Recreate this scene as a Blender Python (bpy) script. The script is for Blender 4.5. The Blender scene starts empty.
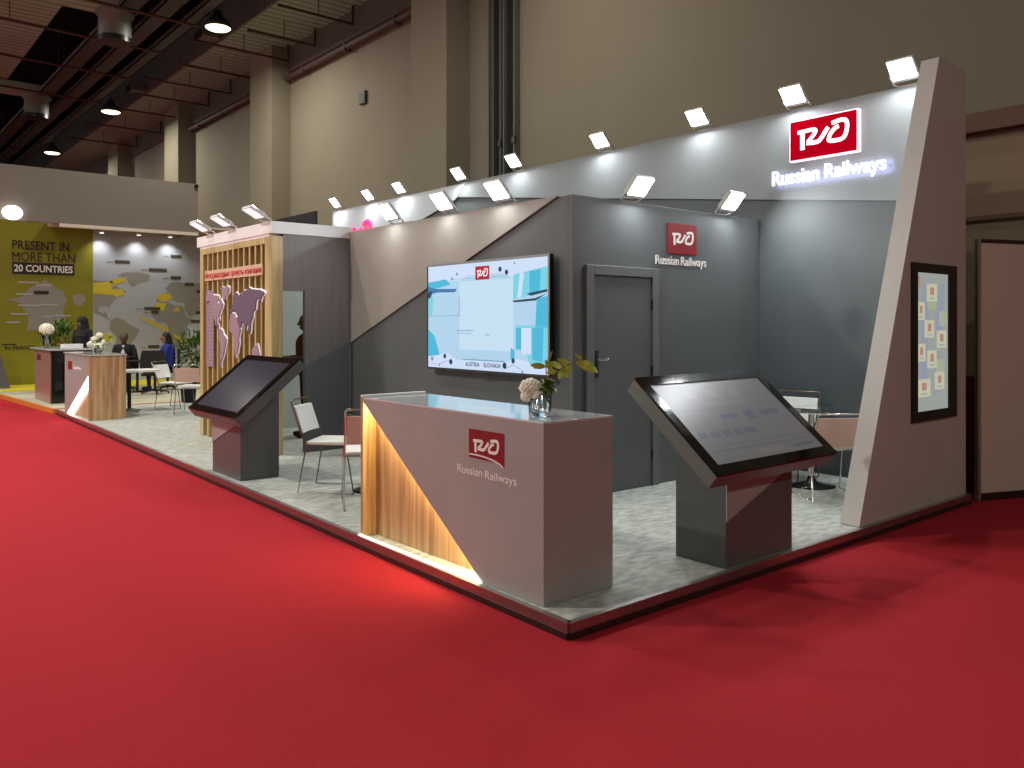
import bpy, bmesh, math, random
from mathutils import Vector, Matrix
random.seed(4)
PI = math.pi
scene = bpy.context.scene
COL = scene.collection
P0 = 0.091                      # top of the raised booth platform

# ------------------------------------------------------------------ materials
def lin(c):
    out = []
    for v in c:
        v = v / 255.0
        out.append(v / 12.92 if v <= 0.04045 else ((v + 0.055) / 1.055) ** 2.4)
    return (*out, 1.0)

def mat(name, rgb, rough=0.6, metal=0.0, emit=None, estr=0.0, trans=0.0, ior=1.45, spec=0.5, coat=0.0):
    m = bpy.data.materials.new(name)
    m.use_nodes = True
    b = m.node_tree.nodes['Principled BSDF']
    b.inputs['Base Color'].default_value = lin(rgb)
    b.inputs['Roughness'].default_value = rough
    b.inputs['Metallic'].default_value = metal
    b.inputs['IOR'].default_value = ior
    b.inputs['Specular IOR Level'].default_value = spec
    b.inputs['Transmission Weight'].default_value = trans
    b.inputs['Coat Weight'].default_value = coat
    if emit:
        b.inputs['Emission Color'].default_value = lin(emit)
        b.inputs['Emission Strength'].default_value = estr
    return m

def noise_mat(name, c1, c2, scale=8.0, rough=0.6, bump=0.0, bscale=None, stretch=(1, 1, 1), detail=4, lo=0.35, hi=0.65, spec=0.5, coat=0.0, bdist=0.01):
    m = mat(name, c1, rough, spec=spec, coat=coat)
    nt = m.node_tree; N = nt.nodes; L = nt.links
    b = N['Principled BSDF']
    tc = N.new('ShaderNodeTexCoord'); mp = N.new('ShaderNodeMapping')
    mp.inputs['Scale'].default_value = stretch
    L.new(tc.outputs['Object'], mp.inputs['Vector'])
    nz = N.new('ShaderNodeTexNoise'); nz.inputs['Scale'].default_value = scale; nz.inputs['Detail'].default_value = detail
    L.new(mp.outputs['Vector'], nz.inputs['Vector'])
    cr = N.new('ShaderNodeValToRGB')
    cr.color_ramp.elements[0].position = lo; cr.color_ramp.elements[0].color = lin(c1)
    cr.color_ramp.elements[1].position = hi; cr.color_ramp.elements[1].color = lin(c2)
    L.new(nz.outputs['Fac'], cr.inputs['Fac']); L.new(cr.outputs['Color'], b.inputs['Base Color'])
    if bump:
        n2 = N.new('ShaderNodeTexNoise'); n2.inputs['Scale'].default_value = bscale or scale * 6
        L.new(mp.outputs['Vector'], n2.inputs['Vector'])
        bp = N.new('ShaderNodeBump'); bp.inputs['Strength'].default_value = bump; bp.inputs['Distance'].default_value = bdist
        L.new(n2.outputs['Fac'], bp.inputs['Height']); L.new(bp.outputs['Normal'], b.inputs['Normal'])
    return m

def wood_mat(name, c1, c2, c3):
    m = mat(name, c1, 0.45)
    nt = m.node_tree; N = nt.nodes; L = nt.links; b = N['Principled BSDF']
    tc = N.new('ShaderNodeTexCoord'); mp = N.new('ShaderNodeMapping')
    mp.inputs['Scale'].default_value = (14, 14, 0.7)
    L.new(tc.outputs['Object'], mp.inputs['Vector'])
    nz = N.new('ShaderNodeTexNoise'); nz.inputs['Scale'].default_value = 1.3; nz.inputs['Detail'].default_value = 6
    nz.inputs['Distortion'].default_value = 0.6
    L.new(mp.outputs['Vector'], nz.inputs['Vector'])
    cr = N.new('ShaderNodeValToRGB'); e = cr.color_ramp.elements
    e[0].position = 0.32; e[0].color = lin(c1); e[1].position = 0.7; e[1].color = lin(c3)
    k = e.new(0.5); k.color = lin(c2)
    L.new(nz.outputs['Fac'], cr.inputs['Fac']); L.new(cr.outputs['Color'], b.inputs['Base Color'])
    bp = N.new('ShaderNodeBump'); bp.inputs['Strength'].default_value = 0.08
    L.new(nz.outputs['Fac'], bp.inputs['Height']); L.new(bp.outputs['Normal'], b.inputs['Normal'])
    return m

def ribbed_mat(name, c1, c2, axis, scale, rough=0.7):
    m = mat(name, c1, rough)
    nt = m.node_tree; N = nt.nodes; L = nt.links; b = N['Principled BSDF']
    tc = N.new('ShaderNodeTexCoord'); wv = N.new('ShaderNodeTexWave')
    wv.bands_direction = axis; wv.inputs['Scale'].default_value = scale
    wv.inputs['Distortion'].default_value = 1.2; wv.inputs['Detail'].default_value = 2; wv.inputs['Detail Scale'].default_value = 0.6
    L.new(tc.outputs['Object'], wv.inputs['Vector'])
    cr = N.new('ShaderNodeValToRGB')
    cr.color_ramp.elements[0].position = 0.1; cr.color_ramp.elements[0].color = lin(c1)
    cr.color_ramp.elements[1].position = 0.5; cr.color_ramp.elements[1].color = lin(c2)
    L.new(wv.outputs['Color'], cr.inputs['Fac']); L.new(cr.outputs['Color'], b.inputs['Base Color'])
    bp = N.new('ShaderNodeBump'); bp.inputs['Strength'].default_value = 0.5; bp.inputs['Distance'].default_value = 0.05
    L.new(wv.outputs['Color'], bp.inputs['Height']); L.new(bp.outputs['Normal'], b.inputs['Normal'])
    return m

M = {}
M['red_carpet'] = noise_mat('red_carpet', (162, 38, 47), (175, 44, 53), 90, 0.95, 0.35, 260, spec=0.1, bdist=0.004)
M['grey_carpet'] = noise_mat('grey_carpet', (160, 164, 158), (194, 198, 190), 9.0, 0.95, 0.4, 220, stretch=(1.0, 2.2, 1), detail=9, lo=0.36, hi=0.66, spec=0.1, bdist=0.004)
M['pale_carpet'] = noise_mat('pale_carpet', (176, 172, 150), (190, 186, 164), 3, 0.95, spec=0.1)
M['yellow_carpet'] = mat('yellow_carpet', (190, 175, 30), 0.8)
M['hall_wall'] = noise_mat('hall_wall', (124, 117, 99), (128, 121, 103), 0.5, 0.85)
M['hall_upper_shade'] = mat('hall_upper_shade', (96, 90, 82), 0.9)
M['beam_brown'] = mat('beam_brown', (112, 84, 70), 0.8)
M['hall_low'] = mat('hall_low', (146, 128, 106), 0.85)
M['corrugated'] = ribbed_mat('corrugated', (112, 130, 116), (146, 164, 146), 'Y', 1.1)
M['duct_side'] = ribbed_mat('duct_side', (68, 70, 68), (100, 102, 98), 'Y', 1.6)
M['black_void'] = mat('black_void', (10, 10, 11), 0.95)
M['metal_grey'] = mat('metal_grey', (70, 74, 72), 0.5, 0.5)
M['tray_metal'] = mat('tray_metal', (104, 106, 98), 0.55, 0.3)
M['pipe_red'] = mat('pipe_red', (70, 36, 34), 0.6)
M['pipe_dark'] = mat('pipe_dark', (76, 52, 52), 0.6)
M['taupe'] = noise_mat('taupe', (154, 152, 148), (159, 157, 153), 2, 0.38, spec=0.45)
M['beige'] = noise_mat('beige', (148, 143, 134), (153, 148, 139), 1.5, 0.5)
M['mauve'] = noise_mat('mauve', (106, 100, 98), (114, 108, 106), 2.5, 0.5, stretch=(6, 6, 0.5))
M['dark_grey'] = noise_mat('dark_grey', (88, 92, 93), (93, 97, 98), 1.5, 0.5)
M['mid_grey'] = mat('mid_grey', (104, 107, 108), 0.45)
M['dark_kiosk'] = mat('dark_kiosk', (88, 91, 90), 0.35)
M['kiosk_side'] = mat('kiosk_side', (108, 108, 104), 0.4)
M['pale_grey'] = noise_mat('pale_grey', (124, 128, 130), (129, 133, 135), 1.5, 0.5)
M['band_lamplit'] = mat('band_lamplit', (172, 176, 180), 0.5)
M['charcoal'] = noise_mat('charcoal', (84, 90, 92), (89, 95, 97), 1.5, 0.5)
M['pillar'] = noise_mat('pillar', (182, 178, 172), (187, 183, 177), 1.5, 0.5)
M['wood'] = wood_mat('wood', (146, 114, 78), (180, 146, 104), (204, 172, 130))
M['wood_pale'] = wood_mat('wood_pale', (158, 138, 92), (186, 166, 114), (202, 184, 134))
M['white'] = mat('white', (226, 226, 224), 0.5)
M['white_pad'] = mat('white_pad', (228, 228, 222), 0.6)
M['blush_pad'] = mat('blush_pad', (214, 178, 162), 0.6)
M['board_pale'] = mat('board_pale', (206, 176, 150), 0.6)
M['chrome'] = mat('chrome', (200, 196, 190), 0.18, 1.0)
M['bronze'] = mat('bronze', (120, 104, 98), 0.3, 0.9)
M['black'] = mat('black', (16, 16, 17), 0.35)
M['black_gloss'] = mat('black_gloss', (12, 12, 13), 0.06, spec=0.6)
M['black_soft'] = mat('black_soft', (24, 24, 26), 0.8)
M['acrylic'] = mat('acrylic', (150, 120, 118), 0.13, 0.75)
M['kick'] = mat('kick', (44, 30, 28), 0.4)
M['alu'] = mat('alu', (170, 168, 164), 0.35, 0.8)
M['lamp_face'] = mat('lamp_face', (255, 255, 255), 0.5, emit=(246, 252, 255), estr=16.0)
M['lamp_dim'] = mat('lamp_dim', (245, 245, 245), 0.4, emit=(250, 252, 255), estr=0.75)
M['lamp_body'] = mat('lamp_body', (190, 190, 184), 0.5)
M['bay_face'] = mat('bay_face', (255, 250, 225), 0.5, emit=(255, 246, 205), estr=3.0)
M['spot_face'] = mat('spot_face', (255, 255, 250), 0.5, emit=(255, 254, 244), estr=4.0)
M['warm_led'] = mat('warm_led', (255, 240, 200), 0.5, emit=(255, 226, 165), estr=48.0)
M['cool_led'] = mat('cool_led', (255, 255, 250), 0.5, emit=(255, 250, 240), estr=4.5)
M['edge_led'] = mat('edge_led', (255, 255, 250), 0.5, emit=(255, 244, 224), estr=1.2)
M['logo_red'] = mat('logo_red', (132, 8, 20), 0.5)
M['lit_red'] = mat('lit_red', (80, 0, 8), 0.9, spec=0.0, emit=(220, 0, 34), estr=0.55)
M['lit_white'] = mat('lit_white', (250, 246, 250), 0.5, emit=(255, 246, 250), estr=0.95)
M['lit_side'] = mat('lit_side', (250, 220, 230), 0.5, emit=(255, 224, 236), estr=1.1)
M['lit_letter'] = mat('lit_letter', (250, 250, 255), 0.5, emit=(250, 250, 255), estr=2.2)
M['lit_pink'] = mat('lit_pink', (240, 40, 110), 0.5, emit=(240, 30, 100), estr=1.2)
M['letter_white'] = mat('letter_white', (235, 230, 226), 0.5)
M['letter_red'] = mat('letter_red', (196, 40, 48), 0.5)
M['yellow'] = mat('yellow', (122, 118, 10), 0.6)
M['yellow_map'] = mat('yellow_map', (190, 172, 44), 0.6)
M['map_wall'] = mat('map_wall', (160, 164, 170), 0.6)
M['map_grey'] = mat('map_grey', (132, 129, 122), 0.6)
M['map_label'] = mat('map_label', (62, 56, 40), 0.6)
M['print_dark'] = mat('print_dark', (34, 26, 12), 0.6)
M['print_white'] = mat('print_white', (226, 222, 214), 0.6)
M['fascia'] = mat('fascia', (108, 102, 92), 0.7)
M['canopy'] = mat('canopy', (196, 188, 172), 0.7)
M['map_purple'] = mat('map_purple', (156, 132, 148), 0.5)
M['map_violet'] = mat('map_violet', (106, 90, 112), 0.5)
M['map_rim'] = mat('map_rim', (240, 234, 238), 0.5, emit=(255, 250, 255), estr=0.35)
M['inner_room'] = mat('inner_room', (176, 184, 178), 0.7)
M['glass'] = mat('glass', (240, 248, 245), 0.02, trans=1.0, ior=1.45)
M['water'] = mat('water', (225, 235, 225), 0.02, trans=1.0, ior=1.33)
M['glass_top'] = mat('glass_top', (190, 196, 198), 0.16, spec=0.8, coat=0.6)
M['table_glass'] = mat('table_glass', (244, 252, 250), 0.0, trans=1.0, ior=1.3)
M['cream_petal'] = noise_mat('cream_petal', (236, 238, 214), (250, 251, 236), 40, 0.7)
M['yellow_petal'] = mat('yellow_petal', (214, 214, 70), 0.6)
M['leaf'] = noise_mat('leaf', (52, 84, 24), (84, 122, 40), 30, 0.5)
M['leaf_pale'] = noise_mat('leaf_pale', (132, 168, 52), (190, 204, 96), 22, 0.45)
M['leaf_mid'] = noise_mat('leaf_mid', (84, 116, 44), (124, 152, 70), 30, 0.5)
M['leaf_dark'] = noise_mat('leaf_dark', (34, 52, 22), (60, 84, 34), 30, 0.6)
M['stem'] = mat('stem', (128, 84, 58), 0.6)
M['stem_green'] = mat('stem_green', (96, 120, 50), 0.6)
M['skin'] = mat('skin', (150, 104, 80), 0.6)
M['skin_dark'] = mat('skin_dark', (88, 62, 46), 0.6)
M['suit'] = mat('suit', (22, 22, 28), 0.8)
M['blue_cloth'] = mat('blue_cloth', (36, 48, 132), 0.8)
M['maroon_cloth'] = mat('maroon_cloth', (72, 40, 40), 0.8)
M['hair'] = mat('hair', (18, 14, 12), 0.6)
M['shirt'] = mat('shirt', (205, 200, 200), 0.8)
M['panel_side'] = mat('panel_side', (198, 184, 168), 0.6)
M['dark_red'] = mat('dark_red', (96, 14, 20), 0.85)
M['orange_edge'] = mat('orange_edge', (205, 120, 34), 0.6)
M['brown_gloss'] = mat('brown_gloss', (150, 112, 104), 0.25)
# screens (they give off light)
def scr(name, rgb, s=1.0, rgh=0.14):
    return mat(name, (10, 10, 12), rgh, emit=rgb, estr=s, spec=0.4)
M['tv_base'] = scr('tv_base', (176, 210, 234), 1.0)
M['tv_pale'] = scr('tv_pale', (196, 222, 240), 1.0)
M['tv_white'] = scr('tv_white', (206, 222, 246), 1.0)
M['tv_teal'] = scr('tv_teal', (72, 182, 214), 1.0)
M['tv_cyan'] = scr('tv_cyan', (120, 208, 226), 1.0)
M['tv_blue'] = scr('tv_blue', (60, 120, 170), 1.0)
M['tv_line'] = scr('tv_line', (120, 150, 185), 1.0)
M['tv_dark'] = scr('tv_dark', (36, 62, 84), 1.0)
M['tv_red'] = scr('tv_red', (176, 26, 44), 1.0)
M['tv_text'] = scr('tv_text', (44, 64, 92), 1.0)
M['tv_letter'] = scr('tv_letter', (245, 245, 250), 1.0)
M['ks_base'] = scr('ks_base', (88, 86, 86), 1.0, 0.3)
M['ks_line'] = scr('ks_line', (70, 72, 84), 1.0, 0.3)
M['ks_soft'] = scr('ks_soft', (96, 92, 90), 1.0, 0.3)
M['ks_dim'] = scr('ks_dim', (52, 48, 60), 1.0)
M['pd_base'] = scr('pd_base', (150, 156, 152), 1.0)
M['pd_tint'] = scr('pd_tint', (142, 148, 164), 1.0)
M['pd_card'] = scr('pd_card', (188, 188, 160), 1.0)
M['pd_mark'] = scr('pd_mark', (172, 128, 118), 1.0)
M['pd_green'] = scr('pd_green', (160, 168, 138), 1.0)

# ------------------------------------------------------------------ mesh builder
class B:
    def __init__(s):
        s.v = []; s.f = []; s.m = []; s.mats = []; s.sm = []
    def mi(s, m):
        m = M[m] if isinstance(m, str) else m
        if m not in s.mats: s.mats.append(m)
        return s.mats.index(m)
    def add(s, vs, fs, m, smooth=False):
        o = len(s.v); k = s.mi(m)
        s.v += [Vector(p) for p in vs]
        for f in fs:
            s.f.append([i + o for i in f]); s.m.append(k); s.sm.append(smooth)
    def box(s, x0, x1, y0, y1, z0, z1, m):
        vs = [(x, y, z) for z in (z0, z1) for y in (y0, y1) for x in (x0, x1)]
        s.add(vs, [(0, 2, 3, 1), (4, 5, 7, 6), (0, 1, 5, 4), (2, 6, 7, 3), (0, 4, 6, 2), (1, 3, 7, 5)], m)
    def prism(s, poly, fr, d0, d1, m, mside=None):
        """poly of (u,v) in frame fr, thickness along n from d0 to d1"""
        a = sum(poly[i][0] * poly[(i + 1) % len(poly)][1] - poly[(i + 1) % len(poly)][0] * poly[i][1] for i in range(len(poly)))
        if a < 0: poly = poly[::-1]
        n = len(poly)
        lo = [fr @ Vector((u, v, d0)) for u, v in poly]; hi = [fr @ Vector((u, v, d1)) for u, v in poly]
        s.add(hi, [tuple(range(n))], m)
        s.add(lo, [tuple(range(n))[::-1]], mside or m)
        s.add(lo + hi, [(i, (i + 1) % n, n + (i + 1) % n, n + i) for i in range(n)], mside or m)
    def tube(s, pts, r, m, n=8, caps=True, smooth=True):
        pts = [Vector(p) for p in pts]
        rs = r if isinstance(r, (list, tuple)) else [r] * len(pts)
        vs = []; prev = None
        for i, p in enumerate(pts):
            if i == 0: t = pts[1] - pts[0]
            elif i == len(pts) - 1: t = pts[-1] - pts[-2]
            else: t = (pts[i + 1] - p).normalized() + (p - pts[i - 1]).normalized()
            t.normalize()
            if prev is None:
                a = Vector((0, 0, 1)) if abs(t.z) < 0.9 else Vector((1, 0, 0))
                x = t.cross(a).normalized()
            else:
                x = (prev - t * prev.dot(t)).normalized()
            prev = x; y = t.cross(x)
            for k in range(n):
                an = 2 * PI * k / n
                vs.append(p + (x * math.cos(an) + y * math.sin(an)) * rs[i])
        fs = []
        for i in range(len(pts) - 1):
            for k in range(n):
                k2 = (k + 1) % n
                fs.append((i * n + k, i * n + k2, (i + 1) * n + k2, (i + 1) * n + k))
        s.add(vs, fs, m, smooth)
        if caps:
            s.add(vs[:n], [tuple(range(n))[::-1]], m); s.add(vs[-n:], [tuple(range(n))], m)
    def lathe(s, prof, c, m, n=24, smooth=True):
        vs = []
        for r, z in prof:
            for k in range(n):
                a = 2 * PI * k / n
                vs.append((c[0] + r * math.cos(a), c[1] + r * math.sin(a), c[2] + z))
        fs = []
        for i in range(len(prof) - 1):
            for k in range(n):
                k2 = (k + 1) % n
                fs.append((i * n + k, i * n + k2, (i + 1) * n + k2, (i + 1) * n + k))
        s.add(vs, fs, m, smooth)
        s.add(vs[:n], [tuple(range(n))[::-1]], m); s.add(vs[-n:], [tuple(range(n))], m)
    def ball(s, c, r, m, seg=10, rings=7, sc=(1, 1, 1), jitter=0):
        vs = []; fs = []
        for i in range(1, rings):
            th = PI * i / rings
            for k in range(seg):
                a = 2 * PI * k / seg; q = r * (1 + random.uniform(-jitter, jitter))
                vs.append((c[0] + q * sc[0] * math.sin(th) * math.cos(a), c[1] + q * sc[1] * math.sin(th) * math.sin(a), c[2] + q * sc[2] * math.cos(th)))
        t = len(vs); vs.append((c[0], c[1], c[2] + r * sc[2])); b = len(vs); vs.append((c[0], c[1], c[2] - r * sc[2]))
        for i in range(rings - 2):
            for k in range(seg):
                k2 = (k + 1) % seg
                fs.append((i * seg + k, (i + 1) * seg + k, (i + 1) * seg + k2, i * seg + k2))
        for k in range(seg):
            k2 = (k + 1) % seg
            fs.append((t, k, k2)); fs.append((b, (rings - 2) * seg + k2, (rings - 2) * seg + k))
        s.add(vs, fs, m, True)
    def leaf(s, base, tip, w, m, droop=0.1, up=Vector((0, 0, 1)), seg=6):
        base = Vector(base); tip = Vector(tip); d = tip - base; L = d.length
        side = d.cross(up)
        side = side.normalized() if side.length > 1e-6 else Vector((1, 0, 0))
        nn = side.cross(d).normalized()
        vs = []; fs = []
        for i in range(seg + 1):
            t = i / seg; ww = w * math.sin(PI * min(1, t * 0.93 + 0.04)) ** 0.8 * 0.5
            c = base + d * t + nn * (droop * L * 4 * t * (1 - t))
            vs += [c - side * ww + nn * ww * 0.35, c, c + side * ww + nn * ww * 0.35]
            vs += [c - side * ww + nn * (ww * 0.35 - 0.001), c - nn * 0.001, c + side * ww + nn * (ww * 0.35 - 0.001)]
        for i in range(seg):
            a = i * 6; b = a + 6
            fs += [(a, a + 1, b + 1, b), (a + 1, a + 2, b + 2, b + 1), (a + 3, b + 3, b + 4, a + 4), (a + 4, b + 4, b + 5, a + 5)]
        s.add(vs, fs, m, True)
    def obj(s, name, parent=None, bevel=0, local=False):
        me = bpy.data.meshes.new(name)
        vs = s.v
        if parent is not None and not local:
            inv = wm(parent).inverted(); vs = [inv @ v for v in vs]
        me.from_pydata([tuple(v) for v in vs], [], s.f)
        for m in s.mats: me.materials.append(m)
        for p, k, sm in zip(me.polygons, s.m, s.sm):
            p.material_index = k; p.use_smooth = sm
        me.update()
        o = bpy.data.objects.new(name, me); COL.objects.link(o)
        if parent is not None: o.parent = parent
        if bevel:
            md = o.modifiers.new('bevel', 'BEVEL'); md.width = bevel; md.segments = 2; md.limit_method = 'ANGLE'; md.angle_limit = math.radians(40)
        return o

def wm(o):
    m = o.matrix_basis.copy()
    while o.parent: o = o.parent; m = o.matrix_basis @ m
    return m
def tag(o, label=None, cat=None, group=None, kind=None):
    if label: o['label'] = label
    if cat: o['category'] = cat
    if group: o['group'] = group
    if kind: o['kind'] = kind
    return o
def thing(name, label, cat, loc=(0, 0, 0), rz=0, group=None):
    o = bpy.data.objects.new(name, None); COL.objects.link(o)
    o.location = loc; o.rotation_euler = (0, 0, rz); o.empty_display_size = 0.1
    return tag(o, label, cat, group)
def struct(o): o['kind'] = 'structure'; return o
def copy_tree(o, parent=None):
    c = o.copy(); COL.objects.link(c)
    if parent: c.parent = parent
    for ch in list(o.children): copy_tree(ch, c)
    return c
def dup(o, loc, rz, label, group=None):
    c = copy_tree(o); c.location = loc; c.rotation_euler = (0, 0, rz); c['label'] = label
    if group: c['group'] = group
    return c

def frame(o, u, v):
    u = Vector(u).normalized(); v = Vector(v).normalized(); n = u.cross(v)
    m = Matrix(((u.x, v.x, n.x, o[0]), (u.y, v.y, n.y, o[1]), (u.z, v.z, n.z, o[2]), (0, 0, 0, 1)))
    return m
def FX(x, y, z): return frame((x, y, z), (0, -1, 0), (0, 0, 1))     # face looking towards -X; u runs towards -Y
def FY(x, y, z): return frame((x, y, z), (1, 0, 0), (0, 0, 1))      # face looking towards -Y; u runs towards +X

def text(b, s, fr, width, height, m, depth=0.004, d0=0.0, bold=0.0):
    """adds text to builder b fitted into width x height from the frame's origin"""
    cu = bpy.data.curves.new('t', 'FONT'); cu.body = s; cu.size = 1; cu.extrude = 0.5; cu.offset = bold; cu.resolution_u = 3
    ob = bpy.data.objects.new('t', cu); COL.objects.link(ob)
    dg = bpy.context.evaluated_depsgraph_get(); dg.update()
    me = bpy.data.meshes.new_from_object(ob.evaluated_get(dg))
    xs = [v.co.x for v in me.vertices]; ys = [v.co.y for v in me.vertices]
    x0, x1, y0, y1 = min(xs), max(xs), min(ys), max(ys)
    vs = [fr @ Vector(((v.co.x - x0) / (x1 - x0) * width, (v.co.y - y0) / (y1 - y0) * height, d0 + (v.co.z + 0.5) * depth)) for v in me.vertices]
    b.add(vs, [tuple(p.vertices) for p in me.polygons], m)
    bpy.data.objects.remove(ob); bpy.data.curves.remove(cu); bpy.data.meshes.remove(me)

def stroke(b, pts, w, fr, d0, d1, m):
    """a mitred ribbon of constant width w along pts, as one closed solid"""
    P_ = [Vector(p) for p in pts]; n = len(P_); Lf = []; Rt = []
    for i in range(n):
        if i == 0: d = (P_[1] - P_[0]).normalized(); k = 1; nn = Vector((-d.y, d.x))
        elif i == n - 1: d = (P_[-1] - P_[-2]).normalized(); k = 1; nn = Vector((-d.y, d.x))
        else:
            a = (P_[i] - P_[i - 1]).normalized(); c = (P_[i + 1] - P_[i]).normalized()
            nn = (Vector((-a.y, a.x)) + Vector((-c.y, c.x))).normalized(); k = 1 / max(0.6, nn.dot(Vector((-a.y, a.x))))
        Lf.append(P_[i] + nn * w / 2 * k); Rt.append(P_[i] - nn * w / 2 * k)
    vs = []
    for dd in (d0, d1):
        for q in Lf + Rt: vs.append(fr @ Vector((q.x, q.y, dd)))
    N = 2 * n; fs = []
    for i in range(n - 1):
        fs += [(N + n + i, N + n + i + 1, N + i + 1, N + i), (n + i, i, i + 1, n + i + 1), (i, N + i, N + i + 1, i + 1), (n + i, n + i + 1, N + n + i + 1, N + n + i)]
    fs += [(0, n, N + n, N), (n - 1, N + n - 1, N + 2 * n - 1, 2 * n - 1)]
    b.add(vs, fs, m)
def smooth2(pts, it=2):
    for _ in range(it):
        q = [pts[0]]
        for a, c in zip(pts, pts[1:]):
            q += [(a[0] * .75 + c[0] * .25, a[1] * .75 + c[1] * .25), (a[0] * .25 + c[0] * .75, a[1] * .25 + c[1] * .75)]
        pts = q + [pts[-1]]
    return pts
def logo_marks(b, fr, w, h, m, depth=0.004, d0=0.0):
    """the company's three joined letters, drawn in a w x h box whose lower left is the frame's origin"""
    def S(pts, k, q, sm=True):
        pts = smooth2(pts) if sm else pts
        stroke(b, [(x * w, y * h) for x, y in pts], 0.086 * w * k, fr, d0, d0 + depth * (1 + .07 * q), m)
    S([(0.10, 0.80), (0.10, 0.00)], 1.05, 0, False)
    S([(0.00, 0.79), (0.16, 0.81), (0.34, 0.83), (0.39, 0.74), (0.32, 0.54), (0.21, 0.30)], 0.85, 1)
    S([(0.19, 0.27), (0.34, 0.24), (0.44, 0.25), (0.50, 0.40), (0.63, 0.80)], 0.92, 2)
    S([(0.70, 0.93), (0.84, 1.00), (0.97, 1.00), (1.01, 0.80), (0.99, 0.42), (0.93, 0.18), (0.74, 0.16), (0.63, 0.20), (0.66, 0.46), (0.76, 0.70), (0.84, 0.76)], 0.88, 3)

# ------------------------------------------------------------------ camera
CAM = (-2.9745, -3.1041, 1.65)
cd = bpy.data.cameras.new('camera'); co = bpy.data.objects.new('camera', cd); COL.objects.link(co)
co.location = CAM; co.rotation_euler = (PI / 2, 0, math.radians(50.1716 - 90))
cd.sensor_width = 36; cd.lens = 824 / 1024 * 36; cd.shift_y = -61 / 1024; cd.clip_end = 300
scene.camera = co

# ------------------------------------------------------------------ hall shell
b = B(); b.box(-16, 7.0, -14, 60, -0.1, 0, 'red_carpet'); struct(b.obj('floor'))
b = B(); b.box(7.0, 7.3, -14, 60, 3.98, 12, 'hall_wall'); b.box(7.0, 7.3, -14, 60, -0.1, 3.98, 'hall_low')
struct(b.obj('wall_right'))
b = B(); b.box(-16, 7.3, 60, 60.3, 0, 12, 'black_void'); struct(b.obj('wall_back'))
b = B(); b.box(-16, 7.3, -14.3, -14, 0, 12, 'hall_wall'); struct(b.obj('wall_front_blocker'))  # unseen wall, added to block ambient light on the faces turned towards it
b = B(); b.box(-16, 7.3, -14, 60, 12, 12.2, 'black_void'); struct(b.obj('ceiling'))
b = B(); b.box(5.31, 7.0, -14, 60, 9.3, 9.36, 'corrugated'); b.box(5.25, 5.31, -14, 60, 9.3, 10.5, 'duct_side'); struct(b.obj('ceiling'))
b = B(); b.box(-16, 1.42, -14, 60, 9.3, 9.5, 'corrugated'); struct(b.obj('ceiling'))
# pilasters, beam and ledge of the hall wall
for k, (y0, y1, xf) in enumerate([(10.18, 11.45, 6.42), (18.5, 20.0, 6.45), (26.3, 27.8, 6.45), (34, 35.5, 6.45), (2.2, 3.5, 6.42)]):
    if k == 4: continue
    b = B(); b.box(xf, 7.0, y0, y1, 0, 9.3, 'hall_wall'); struct(b.obj('trim_%d' % (k + 1)))
b = B(); b.box(6.93, 7.0, -14, 60, 8.62, 9.3, 'hall_upper_shade'); struct(b.obj('trim_5'))  # strip under the soffit; its shade is put into a darker wall colour
b = B(); b.box(6.86, 7.0, -14, 8.5, 3.78, 3.99, 'beam_brown'); struct(b.obj('trim_6'))
b = B(); b.box(6.95, 7.0, -14, 8.5, 2.80, 2.85, 'beam_brown'); struct(b.obj('trim_7'))

def pipe(name, pts, r, m, label, cat, group=None):
    b = B(); b.tube(pts, r, m, 8); o = b.obj(name); tag(o, label, cat, group); return o
for (y0, y1, lb) in [(11.5, 18.4, 'thick dark brown pipe along the hall wall between the two nearest pilasters'),
                     (20.05, 26.2, 'thick dark brown pipe along the hall wall between the two farther pilasters')]:
    t = thing('wall_pipe', lb, 'pipe', (6.82, y0, 8.4))
    b = B(); b.tube([(6.82, y0, 8.4), (6.82, y1, 8.4)], 0.075, 'pipe_dark', 10); b.obj('pipe_run', t)
    for k in range(3):
        y = y0 + (y1 - y0) * (k + 0.5) / 3
        b = B(); b.box(6.74, 6.93, y - 0.03, y + 0.03, 8.29, 8.5, 'pipe_dark'); b.obj('pipe_bracket', t)
# vertical cable trays
for y0, y1, lb in [(9.03, 9.42, 'left of the two upright metal cable trays on hall wall'), (8.62, 8.95, 'right of the two upright metal cable trays on hall wall')]:
    t = thing('cable_tray', lb, 'cable tray', (6.95, y0, 0))
    b = B(); b.box(6.94, 6.98, y0, y1, 0.01, 9.28, 'tray_metal'); b.box(6.86, 6.94, y0, y0 + 0.03, 0.01, 9.28, 'tray_metal'); b.box(6.86, 6.94, y1 - 0.03, y1, 0.01, 9.28, 'tray_metal')
    b.obj('tray_channel', t)
    b = B()
    for k in range(5): b.tube([(6.93, y0 + 0.07 + k * 0.05, 0.02), (6.93, y0 + 0.07 + k * 0.05, 9.25)], 0.016, 'black_soft', 6)
    b.obj('cable_bundle', t)
    b = B(); b.box(6.84, 6.9, y0 - 0.02, y0 + 0.06, 5.0, 5.12, 'metal_grey'); b.obj('tray_clamp', t)
t = thing('wall_vent', 'small grey square vent high on the hall wall', 'vent', (6.97, 14.4, 7.0))
b = B(); b.box(6.93, 7.0, 14.27, 14.55, 6.92, 7.22, 'metal_grey'); b.obj('vent_frame', t)
b = B()
for k in range(5): b.box(6.92, 6.935, 14.3, 14.52, 6.95 + k * 0.052, 6.975 + k * 0.052, 'tray_metal')
b.obj('vent_louvre', t)
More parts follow.
